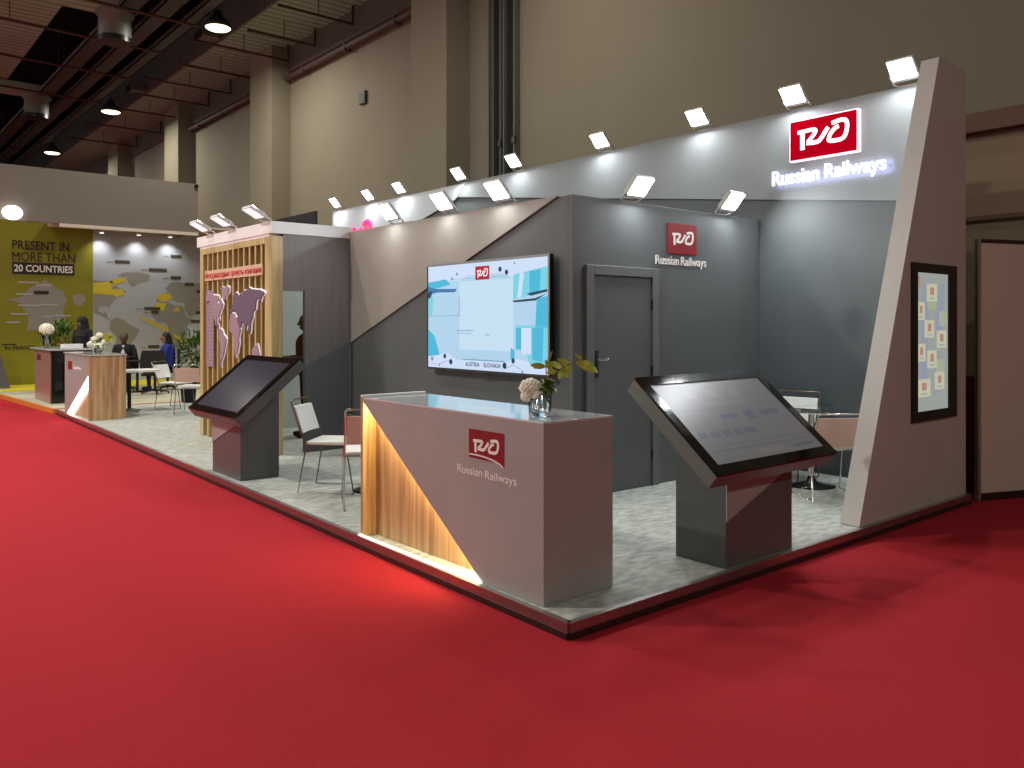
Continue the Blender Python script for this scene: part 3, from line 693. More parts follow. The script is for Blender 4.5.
# ------------------------------------------------------------------ counters
def counter(loc, cy0, cy1, cx0, cx1, top, diag_y, led, label, name='reception_counter', wood_end=False, logo=True):
    t = thing(name, label, 'counter', (cx0, cy0, P0))
    b = B(); b.box(cx0 + 0.05, cx1, cy0, cy1, P0, top - 0.012, 'taupe'); b.obj('counter_body', t, 0.003)
    fr = FX(cx0 + 0.05, 0, 0)
    return t, fr
C0X, C1X, C0Y, C1Y, CTZ = 0.05, 0.60, 0.252, 2.26, 1.105
t = thing('reception_counter', 'taupe reception counter with glowing wood wedge and red logo, nearest the camera', 'counter', (C0X, C0Y, P0))
b = B(); b.box(C0X + 0.125, C1X, C0Y + 0.2, C1Y, P0 + 0.002, CTZ - 0.014, 'taupe'); b.box(C0X + 0.045, C1X, C0Y, C0Y + 0.2, P0 + 0.002, CTZ - 0.014, 'taupe'); b.obj('counter_body', t, 0.002)
b = B(); b.box(C0X + 0.105, C0X + 0.125, C0Y + 0.2, C1Y, P0 + 0.002, CTZ - 0.03, 'wood'); b.obj('wood_front', t)
b = B(); b.box(C0X, C0X + 0.125, C1Y - 0.035, C1Y, P0 + 0.002, CTZ - 0.002, 'wood'); b.obj('wood_end', t, 0.002)
fr = FX(C0X, 0, 0)
b = B(); b.prism([(-2.215, CTZ - 0.014), (-2.215, 1.07), (-0.80, P0 + 0.002), (-C0Y, P0 + 0.002), (-C0Y, CTZ - 0.014)], fr, -0.045, -0.0, 'taupe')
b.obj('front_panel', t, 0.002)
b = B(); fr2 = FX(C0X + 0.03, 0, 0)
def diag_strip(b, fr, y0, z0, y1, z1, off, w, d0, d1, m):
    dv = Vector((-y1 + y0, z1 - z0)).normalized(); n = Vector((-dv.y, dv.x))
    a = Vector((-y0, z0)); c = Vector((-y1, z1))
    b.prism([tuple(a + n * off), tuple(c + n * off), tuple(c + n * (off + w)), tuple(a + n * (off + w))], fr, d0, d1, m)
diag_strip(b, FX(C0X, 0, 0), 2.205, 1.065, 0.805, P0 + 0.014, -0.018, 0.014, -0.075, -0.047, 'warm_led'); b.obj('light_strip', t)
b = B(); b.box(C0X, C1X, C0Y, C1Y - 0.035, CTZ - 0.0135, CTZ, 'glass_top'); b.obj('glass_top', t, 0.002)
b = B(); b.box(C0X - 0.02, C0X - 0.002, 0.80, C1Y, P0 + 0.002, P0 + 0.012, 'edge_led'); b.obj('edge_light', t)
b = B(); b.box(C0X, C1X, C1Y - 0.035, C1Y, CTZ, CTZ + 0.016, 'white'); b.obj('end_lip', t, 0.002)
b = B(); fr = FX(C0X, 0.93, 0.812)
arc = [(0.338 * (1 - i / 10), -0.0 + 0.035 * math.sin(PI / 2 * (1 - i / 10)) if 0 else 0.05 * (i / 10) ** 0.6) for i in range(11)]
b.prism([(0, 0.195), (0, 0.045), (0.08, 0.047), (0.16, 0.044), (0.24, 0.034), (0.30, 0.018), (0.338, 0.0), (0.338, 0.195)], fr, 0, 0.003, 'logo_red')
stroke(b, [(0.0, 0.040), (0.08, 0.042), (0.16, 0.038), (0.24, 0.028), (0.30, 0.012), (0.334, -0.004)], 0.008, fr, 0, 0.003, 'letter_white')
b.prism([(0, 0.034), (0.08, 0.036), (0.16, 0.032), (0.24, 0.020), (0.20, 0.02), (0.0, 0.022)], fr, 0, 0.003, 'logo_red')
sq = b.obj('logo_plate', t)
b = B(); logo_marks(b, FX(C0X - 0.003, 0.93 - 0.045, 0.812 + 0.058), 0.24, 0.086, 'letter_white', 0.002); b.obj('logo_letters', sq)
b = B(); text(b, 'Russian', FX(C0X, 1.05, 0.726), 0.25, 0.05, 'letter_white', 0.002, 0.0, 0.0); b.obj('lettering', t)
b = B(); text(b, 'Railways', FX(C0X, 0.772, 0.706), 0.292, 0.064, 'letter_white', 0.002, 0.0, 0.0); b.obj('lettering', t)

# far counter of the same booth
X0, X1, Y0, Y1, ZT = 0.245, 0.80, 11.25, 12.95, 1.145
t = thing('reception_counter', 'far reception counter with wood end and bright white slanted light', 'counter', (X0, Y0, P0))
b = B(); b.box(X0 + 0.06, X1, Y0 + 0.03, Y1, P0 + 0.002, ZT - 0.02, 'taupe'); b.obj('counter_body', t)
b = B(); b.box(X0, X1, Y0, Y0 + 0.03, P0 + 0.002, ZT - 0.02, 'wood'); b.obj('wood_end', t)
b = B(); b.box(X0 + 0.045, X0 + 0.06, Y0 + 0.03, Y1 - 0.2, P0 + 0.002, 0.8, 'wood'); b.obj('wood_front', t)
b = B(); b.prism([(-Y0 - 0.03, ZT - 0.02), (-Y0 - 0.03, 0.82), (-12.8, P0 + 0.002), (-Y1, P0 + 0.002), (-Y1, ZT - 0.02)], FX(X0, 0, 0), -0.06, 0, 'taupe'); b.obj('front_panel', t)
b = B(); b.prism([(-Y0 - 0.03, 0.82), (-Y0 - 0.03, 0.66), (-12.5, P0 + 0.012), (-12.8, P0 + 0.01)], FX(X0, 0, 0), -0.04, -0.01, 'cool_led'); b.obj('light_strip', t)
b = B(); b.box(X0 - 0.02, X1 + 0.01, Y0 - 0.01, Y1, ZT - 0.02, ZT, 'glass_top'); b.obj('glass_top', t)
b = B(); b.prism([(-12.7, 0.86), (-12.4, 0.86), (-12.4, 1.0), (-12.7, 1.0)], FX(X0, 0, 0), 0, 0.003, 'logo_red'); text(b, 'Russian Railways', FX(X0, 12.3, 0.86), 0.55, 0.07, 'letter_white', 0.003, 0, 0.02); b.obj('logo_plate', t)

# ------------------------------------------------------------------ touch kiosks
def make_kiosk(label, loc, rz, Wd, screen_mats, content, tone):
    """local: faces -Y; origin on floor at base centre front"""
    t = thing('touch_kiosk', label, 'touch screen kiosk', loc, rz)
    L = 0.855; th = 0.11; a = math.atan2(0.55, 0.655)
    u = Vector((1, 0, 0)); v = Vector((0, math.cos(a), math.sin(a)))
    o = Vector((-Wd / 2, -0.165, 0.74 - P0))
    fr = frame(o, u, v)
    # pedestal
    def zt(y):  # underside of the slab at depth y
        return (o.z - th / math.cos(a)) + (y - o.y) * math.tan(a)
    b = B(); hw = 0.38; y0, y1 = 0.0, 0.40
    vs = [(-hw, y0, 0.003), (hw, y0, 0.003), (hw, y1, 0.003), (-hw, y1, 0.003), (-hw, y0, zt(y0) + .004), (hw, y0, zt(y0) + .004), (hw, y1, zt(y1) + .004), (-hw, y1, zt(y1) + .004)]
    b.add(vs, [(0, 3, 2, 1), (4, 5, 6, 7), (0, 1, 5, 4), (1, 2, 6, 5), (2, 3, 7, 6), (3, 0, 4, 7)], tone[0]); b.obj('pedestal', t, 0.003, local=True)
    b = B(); b.prism([(hw, zt(0)), (-hw, zt(0)), (-hw, 0.30), (hw, zt(0) - 0.06)], FY(0, 0, 0), 0.0, 0.008, tone[1]); b.obj('facet_panel', t, local=True)
    b = B(); b.prism([(0, 0), (Wd, 0), (Wd, L), (0, L)], fr, -th, -0.012, tone[3]); case = b.obj('screen_case', t, 0.004, local=True)
    b = B(); e = 0.075
    for x0, x1, y0, y1 in [(0, Wd, 0, e), (0, Wd, L - e, L), (0, e, e, L - e), (Wd - e, Wd, e, L - e)]:
        b.prism([(x0, y0), (x1, y0), (x1, y1), (x0, y1)], fr, -0.012, 0.006, 'black_gloss')
    b.obj('bezel', t, local=True)
    b = B(); b.prism([(e, e), (Wd - e, e), (Wd - e, L - e), (e, L - e)], fr, -0.012, -0.002, screen_mats[0])
    sw = Wd - 2 * e; sh = L - 2 * e
    for (x0, y0, x1, y1, k) in content:
        b.prism([(e + x0 * sw, e + y0 * sh), (e + x1 * sw, e + y0 * sh), (e + x1 * sw, e + y1 * sh), (e + x0 * sw, e + y1 * sh)], fr, -0.002, -0.0015, screen_mats[k])
    b.obj('screen', t, local=True)
    return t
cont = [(.05, .14, .98, .15, 1), (.1, .20, .95, .205, 1), (.05, .30, .12, .37, 1), (.15, .30, .22, .37, 1), (.25, .30, .32, .37, 1), (.35, .30, .42, .37, 1), (.45, .30, .55, .37, 1),
        (.35, .50, .5, .56, 1), (.57, .46, .66, .58, 1), (.72, .50, .9, .56, 1), (.05, .64, .95, .645, 1), (.3, .68, .7, .72, 2), (.2, .78, .3, .88, 2), (.4, .78, .5, .88, 2), (.6, .78, .7, .88, 2), (.4, .05, .65, .10, 2), (.75, .06, .95, .09, 1)]
make_kiosk('right touch kiosk with big tilted screen showing a washed grey page', (1.78, 0.03, P0), 0, 1.37, ['ks_base', 'ks_line', 'ks_soft'], cont, ('dark_kiosk', 'taupe', -1, 'kiosk_side'))
make_kiosk('left touch kiosk with tilted dark screen behind the glowing counter', (0.17, 5.22, P0), -PI / 2, 1.30, ['ks_dim', 'ks_dim', 'ks_dim'], [], ('dark_kiosk', 'taupe', -1, 'dark_kiosk'))

# ------------------------------------------------------------------ furniture
def make_chair(name, label, pad='white_pad', back='white_pad', metal='bronze', wide=0.44, dz=0.0):
    t = thing(name, label, 'chair')
    hw = wide / 2
    b = B(); b.box(-hw + .01, hw - .01, -0.20, 0.22, 0.445, 0.48, pad); b.obj('seat', t, 0.012, local=True)
    for s in (-1, 1):
        b = B(); b.tube([(s * hw, -0.19, 0.45), (s * (hw + .01), -0.27, 0.012), (s * (hw + .01), 0.26, 0.012), (s * hw, 0.18, 0.45)], 0.008, metal, 7); b.obj('leg', t, local=True)
    b = B(); b.tube([(-hw, -0.2, 0.44), (hw, -0.2, 0.44), (hw, 0.2, 0.44), (-hw, 0.2, 0.44), (-hw, -0.2, 0.44)], 0.008, metal, 7); b.obj('seat_frame', t, local=True)
    b = B(); b.tube([(-hw, -0.19, 0.44), (-hw, -0.24, 0.55), (-hw, -0.335, 0.83 - dz), (-hw + .02, -0.342, 0.85 - dz), (hw - .02, -0.342, 0.85 - dz), (hw, -0.335, 0.83 - dz), (hw, -0.24, 0.55), (hw, -0.19, 0.44)], 0.009, metal, 7); b.obj('back_frame', t, local=True)
    n = 6; vs = []
    b = B()
    prev = None
    for side in (0, 1):
        for i in range(n + 1):
            x = -hw + .012 + (wide - .024) * i / n; bow = 0.02 * math.sin(PI * i / n)
            for (y, z) in ((-0.235, 0.55 - dz * 1.0), (-0.315, 0.79 - dz * .7)):
                vs.append((x, y - bow + (0.012 if side else -0.012), z))
    fs = []; q = 2 * (n + 1)
    for i in range(n):
        a = 2 * i
        fs += [(a, a + 1, a + 3, a + 2), (q + a, q + a + 2, q + a + 3, q + a + 1), (a + 1, q + a + 1, q + a + 3, a + 3), (a, a + 2, q + a + 2, q + a)]
    fs += [(0, q, q + 1, 1), (2 * n, 2 * n + 1, q + 2 * n + 1, q + 2 * n)]
    b.add(vs, fs, back); b.obj('backrest', t, 0.004, local=True)
    return t
def rot(fx, fy): return math.atan2(fy, fx) - PI / 2      # local +Y to (fx, fy)
ch = make_chair('wire_chair', 'white padded wire chair standing between left kiosk and counter')
ch.location = (0.69, 3.88, P0); ch.rotation_euler = (0, 0, rot(0.68, -0.73))
bl = make_chair('wire_chair', 'wire chair with pinkish back half hidden behind the wooden counter end', back='blush_pad', metal='chrome')  # reddish reflection on the back is put into its pad colour
bl.location = (0.65, 3.16, P0); bl.rotation_euler = (0, 0, rot(0.45, 0.89))
lc = make_chair('wire_chair', 'wide low backed wire chair seen from behind between right kiosk and slanted pillar', back='blush_pad', metal='chrome', wide=0.50, dz=0.08)
lc.location = (3.99, 0.80, P0); lc.rotation_euler = (0, 0, rot(0.55, 0.83))
dup(ch, (4.45, 1.50, P0), rot(-1.0, -0.15), 'white wire chair in the right corner, its back just showing above the kiosk')
dup(ch, (1.98, 12.5, P0), rot(0.62, -0.78), 'white padded wire chair beside far wooden counter end')
dup(bl, (1.93, 11.42, P0), rot(0.6, 0.8), 'pale wire chair at the edge of the slatted tower')

def round_table(loc, r, h, label):
    t = thing('glass_table', label, 'table', loc)
    x, y, z = loc
    b = B(); b.lathe([(r - 0.004, h - 0.012), (r, h - 0.006), (r - 0.004, h)], loc, 'table_glass', 40); b.obj('tabletop', t)
    b = B(); b.lathe([(0.10, h - 0.03), (0.10, h - 0.013)], loc, 'chrome', 20); b.tube([(x, y, z + 0.03), (x, y, z + h - 0.02)], 0.028, 'chrome', 12); b.obj('column', t)
    b = B(); b.lathe([(0.22, 0.003), (0.22, 0.010), (0.12, 0.022), (0.045, 0.05), (0.03, 0.10)], loc, 'black_gloss', 32); b.obj('base', t)
    return t
round_table((0.98, 3.62, P0), 0.30, 0.735, 'round glass table partly hidden behind the wooden counter end')
round_table((4.28, 1.12, P0), 0.36, 0.735, 'round glass table in the right corner behind the kiosk')

t = thing('white_table', 'small white table on a black column beside far counter', 'table', (1.11, 12.23, P0))
b = B(); pts = []
for (cx, cy, a0) in [(0.26, 0.16, 0), (-0.26, 0.16, 90), (-0.26, -0.16, 180), (0.26, -0.16, 270)]:
    for k in range(5):
        a = math.radians(a0 + k * 22.5); pts.append((1.19 + cx + 0.12 * math.cos(a), 12.17 + cy + 0.12 * math.sin(a)))
b.prism(pts, ident, 0.80, 0.835, 'white'); b.obj('tabletop', t, 0.004)
b = B(); b.tube([(1.11, 12.23, P0 + .03), (1.11, 12.23, .8)], 0.033, 'black', 12); b.obj('column', t)
for k in range(4):
    b = B(); a = k * PI / 2 + .4; b.tube([(1.11, 12.23, P0 + .05), (1.11 + .24 * math.cos(a), 12.23 + .24 * math.sin(a), P0 + .015)], [.03, .014], 'chrome', 8); b.obj('foot', t)
t = thing('waste_bin', 'black tapered waste bin beside the slatted tower', 'bin', (2.50, 13.36, P0))
b = B(); b.lathe([(0.10, 0.003), (0.13, 0.02), (0.155, 0.42), (0.165, 0.42), (0.165, 0.44), (0.14, 0.44), (0.12, 0.1)], (2.50, 13.36, P0), 'black_soft', 24); b.obj('bin_body', t)

# ------------------------------------------------------------------ flowers on the near counter
VX, VY = 0.24, 0.495
rv = Vector((0.768, -0.6405, 0)); up = Vector((0, 0, 1)); fw = Vector((0.6405, 0.768, 0))
t = thing('flower_vase', 'clear glass vase with white hydrangea and leafy twig on near counter', 'vase', (VX, VY, CTZ))
b = B(); b.lathe([(0.062, 0.002), (0.066, 0.006), (0.069, 0.135), (0.064, 0.135), (0.061, 0.03), (0.02, 0.026)], (VX, VY, CTZ), 'glass', 32); b.obj('vase_glass', t)
b = B(); b.lathe([(0.01, 0.028), (0.059, 0.031), (0.061, 0.09), (0.01, 0.09)], (VX, VY, CTZ), 'water', 24); b.obj('water', t)
b = B(); base = Vector((VX, VY, CTZ + .04))
tops = [base + rv * -.06 + up * .10, base + rv * -.03 + up * .11, base + rv * .05 + up * .12, base + rv * .08 + up * .13]
for k, q in enumerate(tops): b.tube([base + rv * (0.02 - k * .012) + fw * .01 * (k - 1.5), q], 0.0035, 'stem_green', 6)
b.obj('flower_stem', t)
def hydrangea(b, c, r, m, n=110):
    for k in range(n):
        z = 1 - 2 * (k + .5) / n; a = k * 2.39996; q = math.sqrt(1 - z * z)
        d = Vector((q * math.cos(a), q * math.sin(a), z * .86))
        b.ball(c + d * r * random.uniform(.86, 1.0), r * .17, m, 6, 4, (1, 1, .8))
    b.ball(c, r * .82, m, 14, 9)
b = B(); hydrangea(b, Vector((VX, VY, CTZ)) + rv * -.055 + up * .165, .062, 'cream_petal'); hydrangea(b, Vector((VX, VY, CTZ)) + rv * -.075 + up * .12 + fw * -.02, .040, 'cream_petal', 60); hydrangea(b, Vector((VX, VY, CTZ)) + rv * -.02 + up * .125 + fw * -.04, .034, 'cream_petal', 50); b.obj('hydrangea_flower', t)
b = B()
for k in range(80):
    c = Vector((VX, VY, CTZ)) + rv * .045 + up * .170
    d = (rv * random.uniform(-1, 1) + fw * random.uniform(-1, 1) + up * random.uniform(-.7, 1)).normalized()
    b.leaf(c + d * .01, c + d * random.uniform(.045, .068), .030, 'leaf_mid', .12)
b.obj('green_foliage', t)
b = B(); o = Vector((VX, VY, CTZ))
tw = [o + rv * .02 + up * .05, o + rv * .04 + up * .17, o + rv * .075 + up * .235, o + rv * .13 + up * .28, o + rv * .19 + up * .315, o + rv * .25 + up * .335]
b.tube(tw, [.004, .004, .0035, .003, .0025, .002], 'stem', 6); b.tube([tw[1], o + rv * .035 + up * .29, o + rv * .065 + up * .375], [.004, .003, .002], 'stem', 6)
b.obj('twig', t)
b = B()
for (a0, c0, w, dr) in [((.035, .29), (-.055, .30), .05, -.1), ((.04, .30), (.075, .385), .016, .02), ((.075, .25), (.03, .33), .04, .05), ((.10, .26), (.04, .255), .045, .05), ((.13, .28), (.055, .315), .05, .1), ((.13, .28), (.115, .215), .045, .1), ((.17, .305), (.10, .335), .045, .1),
                       ((.17, .305), (.165, .24), .045, -.1), ((.19, .31), (.135, .275), .05, .1), ((.21, .32), (.34, .255), .075, .16), ((.235, .33), (.22, .36), .014, .0), ((.25, .335), (.20, .365), .02, .05), ((.12, .28), (.17, .225), .04, .1)]:
    b.leaf(o + rv * a0[0] + up * a0[1], o + rv * c0[0] + up * c0[1] + fw * random.uniform(-.03, .03), w * .78, 'leaf_pale', dr, up=(fw + up * .2))
b.obj('twig_leaves', t)

# ------------------------------------------------------------------ neighbouring booth far left
FYW = 20.7
t = thing('neighbour_platform', 'low pale floor platform of the yellow booth with orange edge', 'platform', (0.2, 13.75, 0))
b = B(); b.prism([(0.235, 13.75), (6.3, 13.75), (6.3, FYW), (0.0, FYW), (0.0, 18.0)], ident, 0.002, P0, 'pale_carpet'); b.obj('carpet_top', t)
b = B(); b.prism([(0.16, 18.6), (6.3, 18.6), (6.3, FYW), (0.16, FYW)], ident, P0, P0 + 0.004, 'yellow_carpet'); b.obj('yellow_strip', t)
b = B(); b.box(0.2, 6.3, 13.70, 13.75, 0.002, P0, 'orange_edge'); along(b, (0.235, 13.75), (0.0, 18.0), Vector((-1, -0.06)).normalized(), 0, 0.04, 0.002, P0, 'orange_edge'); b.obj('edge_trim', t)
t = thing('yellow_wall', 'yellow printed wall with big dark lettering about countries', 'display wall', (1.0, FYW, P0))
b = B(); b.box(-2.0, 2.467, FYW, FYW + 0.1, P0, 4.35, 'yellow'); b.obj('wall_panel', t)
b = B(); F = lambda x, z: FY(x, FYW, z)
text(b, 'PRESENT IN', F(0.62, 3.50), 1.28, 0.23, 'print_dark', 0.01, 0, 0.008); text(b, 'MORE THAN', F(0.62, 3.21), 1.42, 0.23, 'print_dark', 0.01, 0, 0.0)
b.prism([(0, 0), (1.40, 0), (1.40, .30), (0, .30)], F(0.62, 2.88), 0, .008, 'print_dark'); text(b, '20 COUNTRIES', F(0.66, 2.94), 1.32, 0.18, 'print_white', 0.01, 0.008, 0.02)
text(b, 'IN FRANCE', F(0.46, 0.98), 0.66, 0.10, 'print_dark', 0.01, 0, 0.008); b.obj('wall_lettering', t)
b = B(); fr = F(1.35, 2.05)
b.prism(densify([(-.35, .5), (-.1, .56), (0, .72), (.12, .6), (.42, .42), (.5, .2), (.42, -.1), (.48, -.45), (.2, -.62), (-.2, -.58), (-.42, -.6), (-.38, -.2), (-.55, .1), (-.85, .18), (-.5, .28)], .03), fr, 0, .004, 'map_grey')
b.prism([(.62, .3), (.8, .38), (.95, .25), (.85, .05), (.68, .08)], fr, 0, .004, 'map_grey'); b.obj('country_shape', t)
b = B()
for (x, z, w) in [(.75, 2.66, .45), (1.15, 2.6, .35), (.7, 2.36, .35), (.75, 2.08, .55), (1.25, 2.1, .4), (.6, 1.86, .35), (1.3, 1.8, .25), (1.55, 1.82, .4), (1.2, 1.5, .3), (.5, 1.65, .3)]:
    b.prism([(0, 0), (w, 0), (w, .035), (0, .035)], F(x, z), .004, .008, 'map_wall')
b.prism([(0, 0), (.33, 0), (.33, .09), (0, .09)], F(1.1, 2.38), .004, .008, 'print_dark'); b.prism([(0, 0), (.3, 0), (.3, .03), (0, .03)], F(.4, 1.1), 0, .004, 'print_dark')
b.obj('name_labels', t)
t = thing('map_wall', 'pale grey printed wall with world map in grey and yellow', 'display wall', (4.0, FYW, P0))
b = B(); b.box(2.467, 6.3, FYW, FYW + 0.1, P0, 4.2, 'map_wall'); b.obj('wall_panel', t)
fr = FY(3.55, FYW, 1.58)
for nm, poly in CONT.items():
    if nm == 'australia': continue
    b = B(); src = [((lo + 40) * 0.0168, la * 0.0175) for lo, la in densify(poly, 1.0)]; pl = []
    for i in range(len(src)):            # clip where the print is cut by the yellow wall
        p, q = src[i - 1], src[i]
        if (p[0] < -1.08) != (q[0] < -1.08):
            k = (-1.08 - p[0]) / (q[0] - p[0]); pl.append((-1.08, p[1] + k * (q[1] - p[1])))
        if q[0] >= -1.08: pl.append(q)
    b.prism(pl, fr, 0, 0.004, 'map_grey')
    if nm == 'north_america': b.prism([(-1.08, .85), (-1.08, 1.12), (-.6, 1.2), (-.62, .98), (-.35, .98), (-.30, .84), (-.5, .76), (-.6, .82)], fr, .004, .006, 'yellow_map'); b.prism([(-.7, 1.2), (-.25, 1.32), (-.3, 1.18), (-.6, 1.1)], fr, .004, .006, 'yellow_map')
    if nm == 'eurasia': b.prism([(.52, .74), (.6, .88), (.85, .9), (.95, .8), (.85, .70), (.7, .66)], fr, .004, .006, 'yellow_map')
    if nm == 'africa': b.prism([(.47, .42), (.52, .62), (.78, .62), (.72, .40)], fr, .004, .006, 'yellow_map'); b.prism([(.95, .40), (1.1, .55), (1.15, .4)], fr, .004, .006, 'yellow_map')
    b.obj('continent_print', t)
b = B(); b.prism([(.05, .22), (.15, .24), (.85, -.10), (.85, -.2)], fr, .006, .008, 'yellow_map'); b.prism([(.95, -.2), (1.3, -.42), (1.3, -.55), (1.0, -.32)], fr, .006, .008, 'yellow_map'); b.obj('yellow_band', t)
b = B()
for (x, z, w) in [(-.55, 1.80, .38), (.32, 1.62, .48), (.9, 2.02, .30), (.9, 1.42, .28), (1.28, 1.25, .26), (1.62, 1.05, .24), (.2, .55, .42), (.38, .45, .2), (1.45, .2, .25), (1.6, .45, .22), (.3, -.5, .3), (1.7, .8, .15)]:
    b.prism([(0, 0), (w, 0), (w, .09), (0, .09)], FY(3.55 + x, FYW, 1.45 + z), .004, .01, 'map_label'); b.prism([(-.2, .02), (-.04, .02), (-.04, .05), (-.2, .05)], FY(3.55 + x, FYW, 1.45 + z), .004, .008, 'map_grey')
b.obj('country_labels', t)
t = thing('neighbour_fascia', 'big plain taupe fascia above the yellow booth', 'fascia', (1.0, 19.2, 4.05))
b = B(); b.box(-3.0, 4.69, 19.2, 19.3, 4.06, 5.36, 'fascia'); b.box(4.60, 4.69, 19.3, FYW, 4.06, 5.36, 'fascia'); b.obj('fascia_board', t)
b = B(); b.box(1.38, 4.69, 19.17, 19.2, 3.98, 4.06, 'canopy'); b.obj('edge_beam', t)
b = B(); b.box(1.38, 6.2, 19.3, FYW, 4.2, 4.24, 'canopy')
for y in (19.7, 20.1, 20.5): b.box(1.38, 4.6, y, y + 0.05, 4.1, 4.2, 'canopy')
b.obj('canopy_ceiling', t)
b = B(); b.tube([(4.64, 19.14, 5.3), (4.64, 19.2, 5.3)], .05, 'black', 8); b.obj('corner_clip', t)
for i, (x, y) in enumerate([(3.1, 19.6), (3.75, 19.95), (4.05, 19.5), (4.5, 20.0)]):
    b = B(); b.lathe([(.06, -.03), (.075, 0), (.075, .035)], (x, y, 4.165), 'spot_face', 14)
    tag(b.obj('downlight'), ['leftmost', 'second', 'third', 'rightmost'][i] + ' small downlight in the canopy over the map wall', 'downlight', 'downlights in the neighbour canopy')
t = thing('round_spotlight', 'round white glowing lamp on the taupe fascia at the left edge', 'lamp', (0.35, 19.1, 4.2))
b = B(); b.ball((0.38, 19.08, 4.22), .17, 'spot_face', 16, 10, (1.25, .6, 1)); b.obj('lamp_lens', t); b = B(); b.box(.3, .46, 19.1, 19.2, 4.18, 4.3, 'metal_grey'); b.obj('bracket', t)
for x, l in [(2.62, 'left'), (3.54, 'middle'), (4.36, 'right')]:
    t = thing('wall_spotlight', l + ' one of three spots washing the top of the map wall', 'spotlight', (x, 20.5, 4.1), group='spots over the map wall')
    b = B(); b.lathe([(.06, -.12), (.07, -.1), (.06, 0.0), (.03, .02)], (x, 20.45, 4.14), 'lamp_body', 14); b.obj('lamp_housing', t); b = B(); b.lathe([(.02, -.125), (.055, -.122)], (x, 20.45, 4.14), 'spot_face', 14); b.obj('lamp_lens', t)
    ld = bpy.data.lights.new('spot', 'SPOT'); ld.energy = 40; ld.spot_size = math.radians(110); ld.spot_blend = 1; ld.shadow_soft_size = .05
    lo = bpy.data.objects.new('wall_wash_light', ld); COL.objects.link(lo); lo.location = (x, 20.42, 3.99); lo.rotation_euler = (math.radians(12), 0, 0)
b = B(); b.prism([(-.6, P0 + .006), (.42, P0 + .006), (.12, 1.25), (-.6, 1.25)], FY(0, 19.6, 0), -.35, 0, 'dark_grey'); tag(b.obj('dark_plinth'), 'dark grey slanted plinth cut by the left picture edge', 'plinth')

# neighbour's counter
t = thing('neighbour_counter', 'brown gloss counter with black front in the yellow booth', 'counter', (0.36, 14.6, P0))
b = B(); b.box(0.36, 1.1, 14.8, 16.3, P0 + .002, 1.12, 'brown_gloss'); b.obj('counter_body', t)
b = B(); b.box(0.38, 1.1, 14.77, 14.8, P0 + .002, 1.10, 'black_gloss'); b.obj('black_front', t)
b = B(); b.box(0.30, 1.12, 14.72, 16.5, 1.12, 1.15, 'glass_top'); b.obj('counter_top', t)
b = B(); b.box(.6, .95, 14.85, 15.1, 1.152, 1.235, 'white'); tag(b.obj('white_box'), 'white box lying on the brown neighbour counter', 'box')
b = B(); b.prism([(-16.05, .9), (-15.7, .9), (-15.7, 1.02), (-16.05, 1.02)], FX(.36, 0, 0), 0, .003, 'dark_red'); b.obj('logo_plate', t)

def foliage(b, c, r, n, m, lw=.05, ll=.14, sc=(1, 1, 1)):
    for k in range(n):
        d = Vector((random.gauss(0, 1) * sc[0], random.gauss(0, 1) * sc[1], random.gauss(0, 1) * sc[2])).normalized()
        p = Vector(c) + Vector((d.x * sc[0], d.y * sc[1], d.z * sc[2])) * r * random.uniform(.35, 1)
        e = (d + Vector((random.uniform(-.6, .6), random.uniform(-.6, .6), random.uniform(-.3, .7)))).normalized()
        b.leaf(p, p + e * ll * random.uniform(.7, 1.2), lw, m, .1, seg=4)
t = thing('flower_vase', 'tall clear vase with one round cream flower on neighbour counter', 'vase', (.40, 15.6, 1.15))
b = B(); b.lathe([(.05, .002), (.06, .01), (.085, .26), (.08, .26), (.05, .03), (.02, .03)], (.45, 15.6, 1.15), 'glass', 20); b.obj('vase_glass', t)
b = B(); b.tube([(.45, 15.6, 1.17), (.45, 15.6, 1.5)], .008, 'stem_green', 6); b.obj('flower_stem', t)
b = B(); hydrangea(b, Vector((.45, 15.6, 1.53)), .13, 'cream_petal', 60); b.obj('flower_head', t)
b = B(); foliage(b, (.45, 15.6, 1.43), .11, 50, 'leaf_dark', .04, .08); b.obj('foliage', t)
t = thing('potted_plant', 'bushy dark green plant behind the brown neighbour counter', 'plant', (1.08, 17.6, P0))
b = B(); b.lathe([(.14, .002), (.19, .34), (.2, .36), (.17, .36), (.1, .3)], (1.08, 17.6, P0), 'black_soft', 20); b.obj('plant_pot', t)
b = B(); foliage(b, (1.08, 17.6, 1.25), .36, 330, 'leaf', .05, .14, (1, 1, 1.2)); b.obj('foliage', t)
b = B(); [b.tube([(1.08, 17.6, .4), (1.08 + .2 * math.cos(k), 17.6 + .2 * math.sin(k), 1.4)], .01, 'stem', 5) for k in range(5)]; b.obj('stem', t)
t = thing('potted_plant', 'leafy green plant by the map wall beside the slatted tower', 'plant', (4.1, 17.6, P0))
b = B(); b.lathe([(.15, .002), (.2, .36), (.21, .38), (.18, .38), (.1, .3)], (4.1, 17.6, P0), 'yellow', 20); b.obj('plant_pot', t)
b = B(); foliage(b, (4.1, 17.6, 1.0), .52, 420, 'leaf', .06, .16, (1.1, 1, .9)); b.obj('foliage', t)
b = B(); [b.tube([(4.1, 17.6, .4), (4.1 + .28 * math.cos(k * 1.2), 17.6 + .28 * math.sin(k * 1.2), 1.15)], .012, 'stem', 5) for k in range(6)]; b.obj('stem', t)
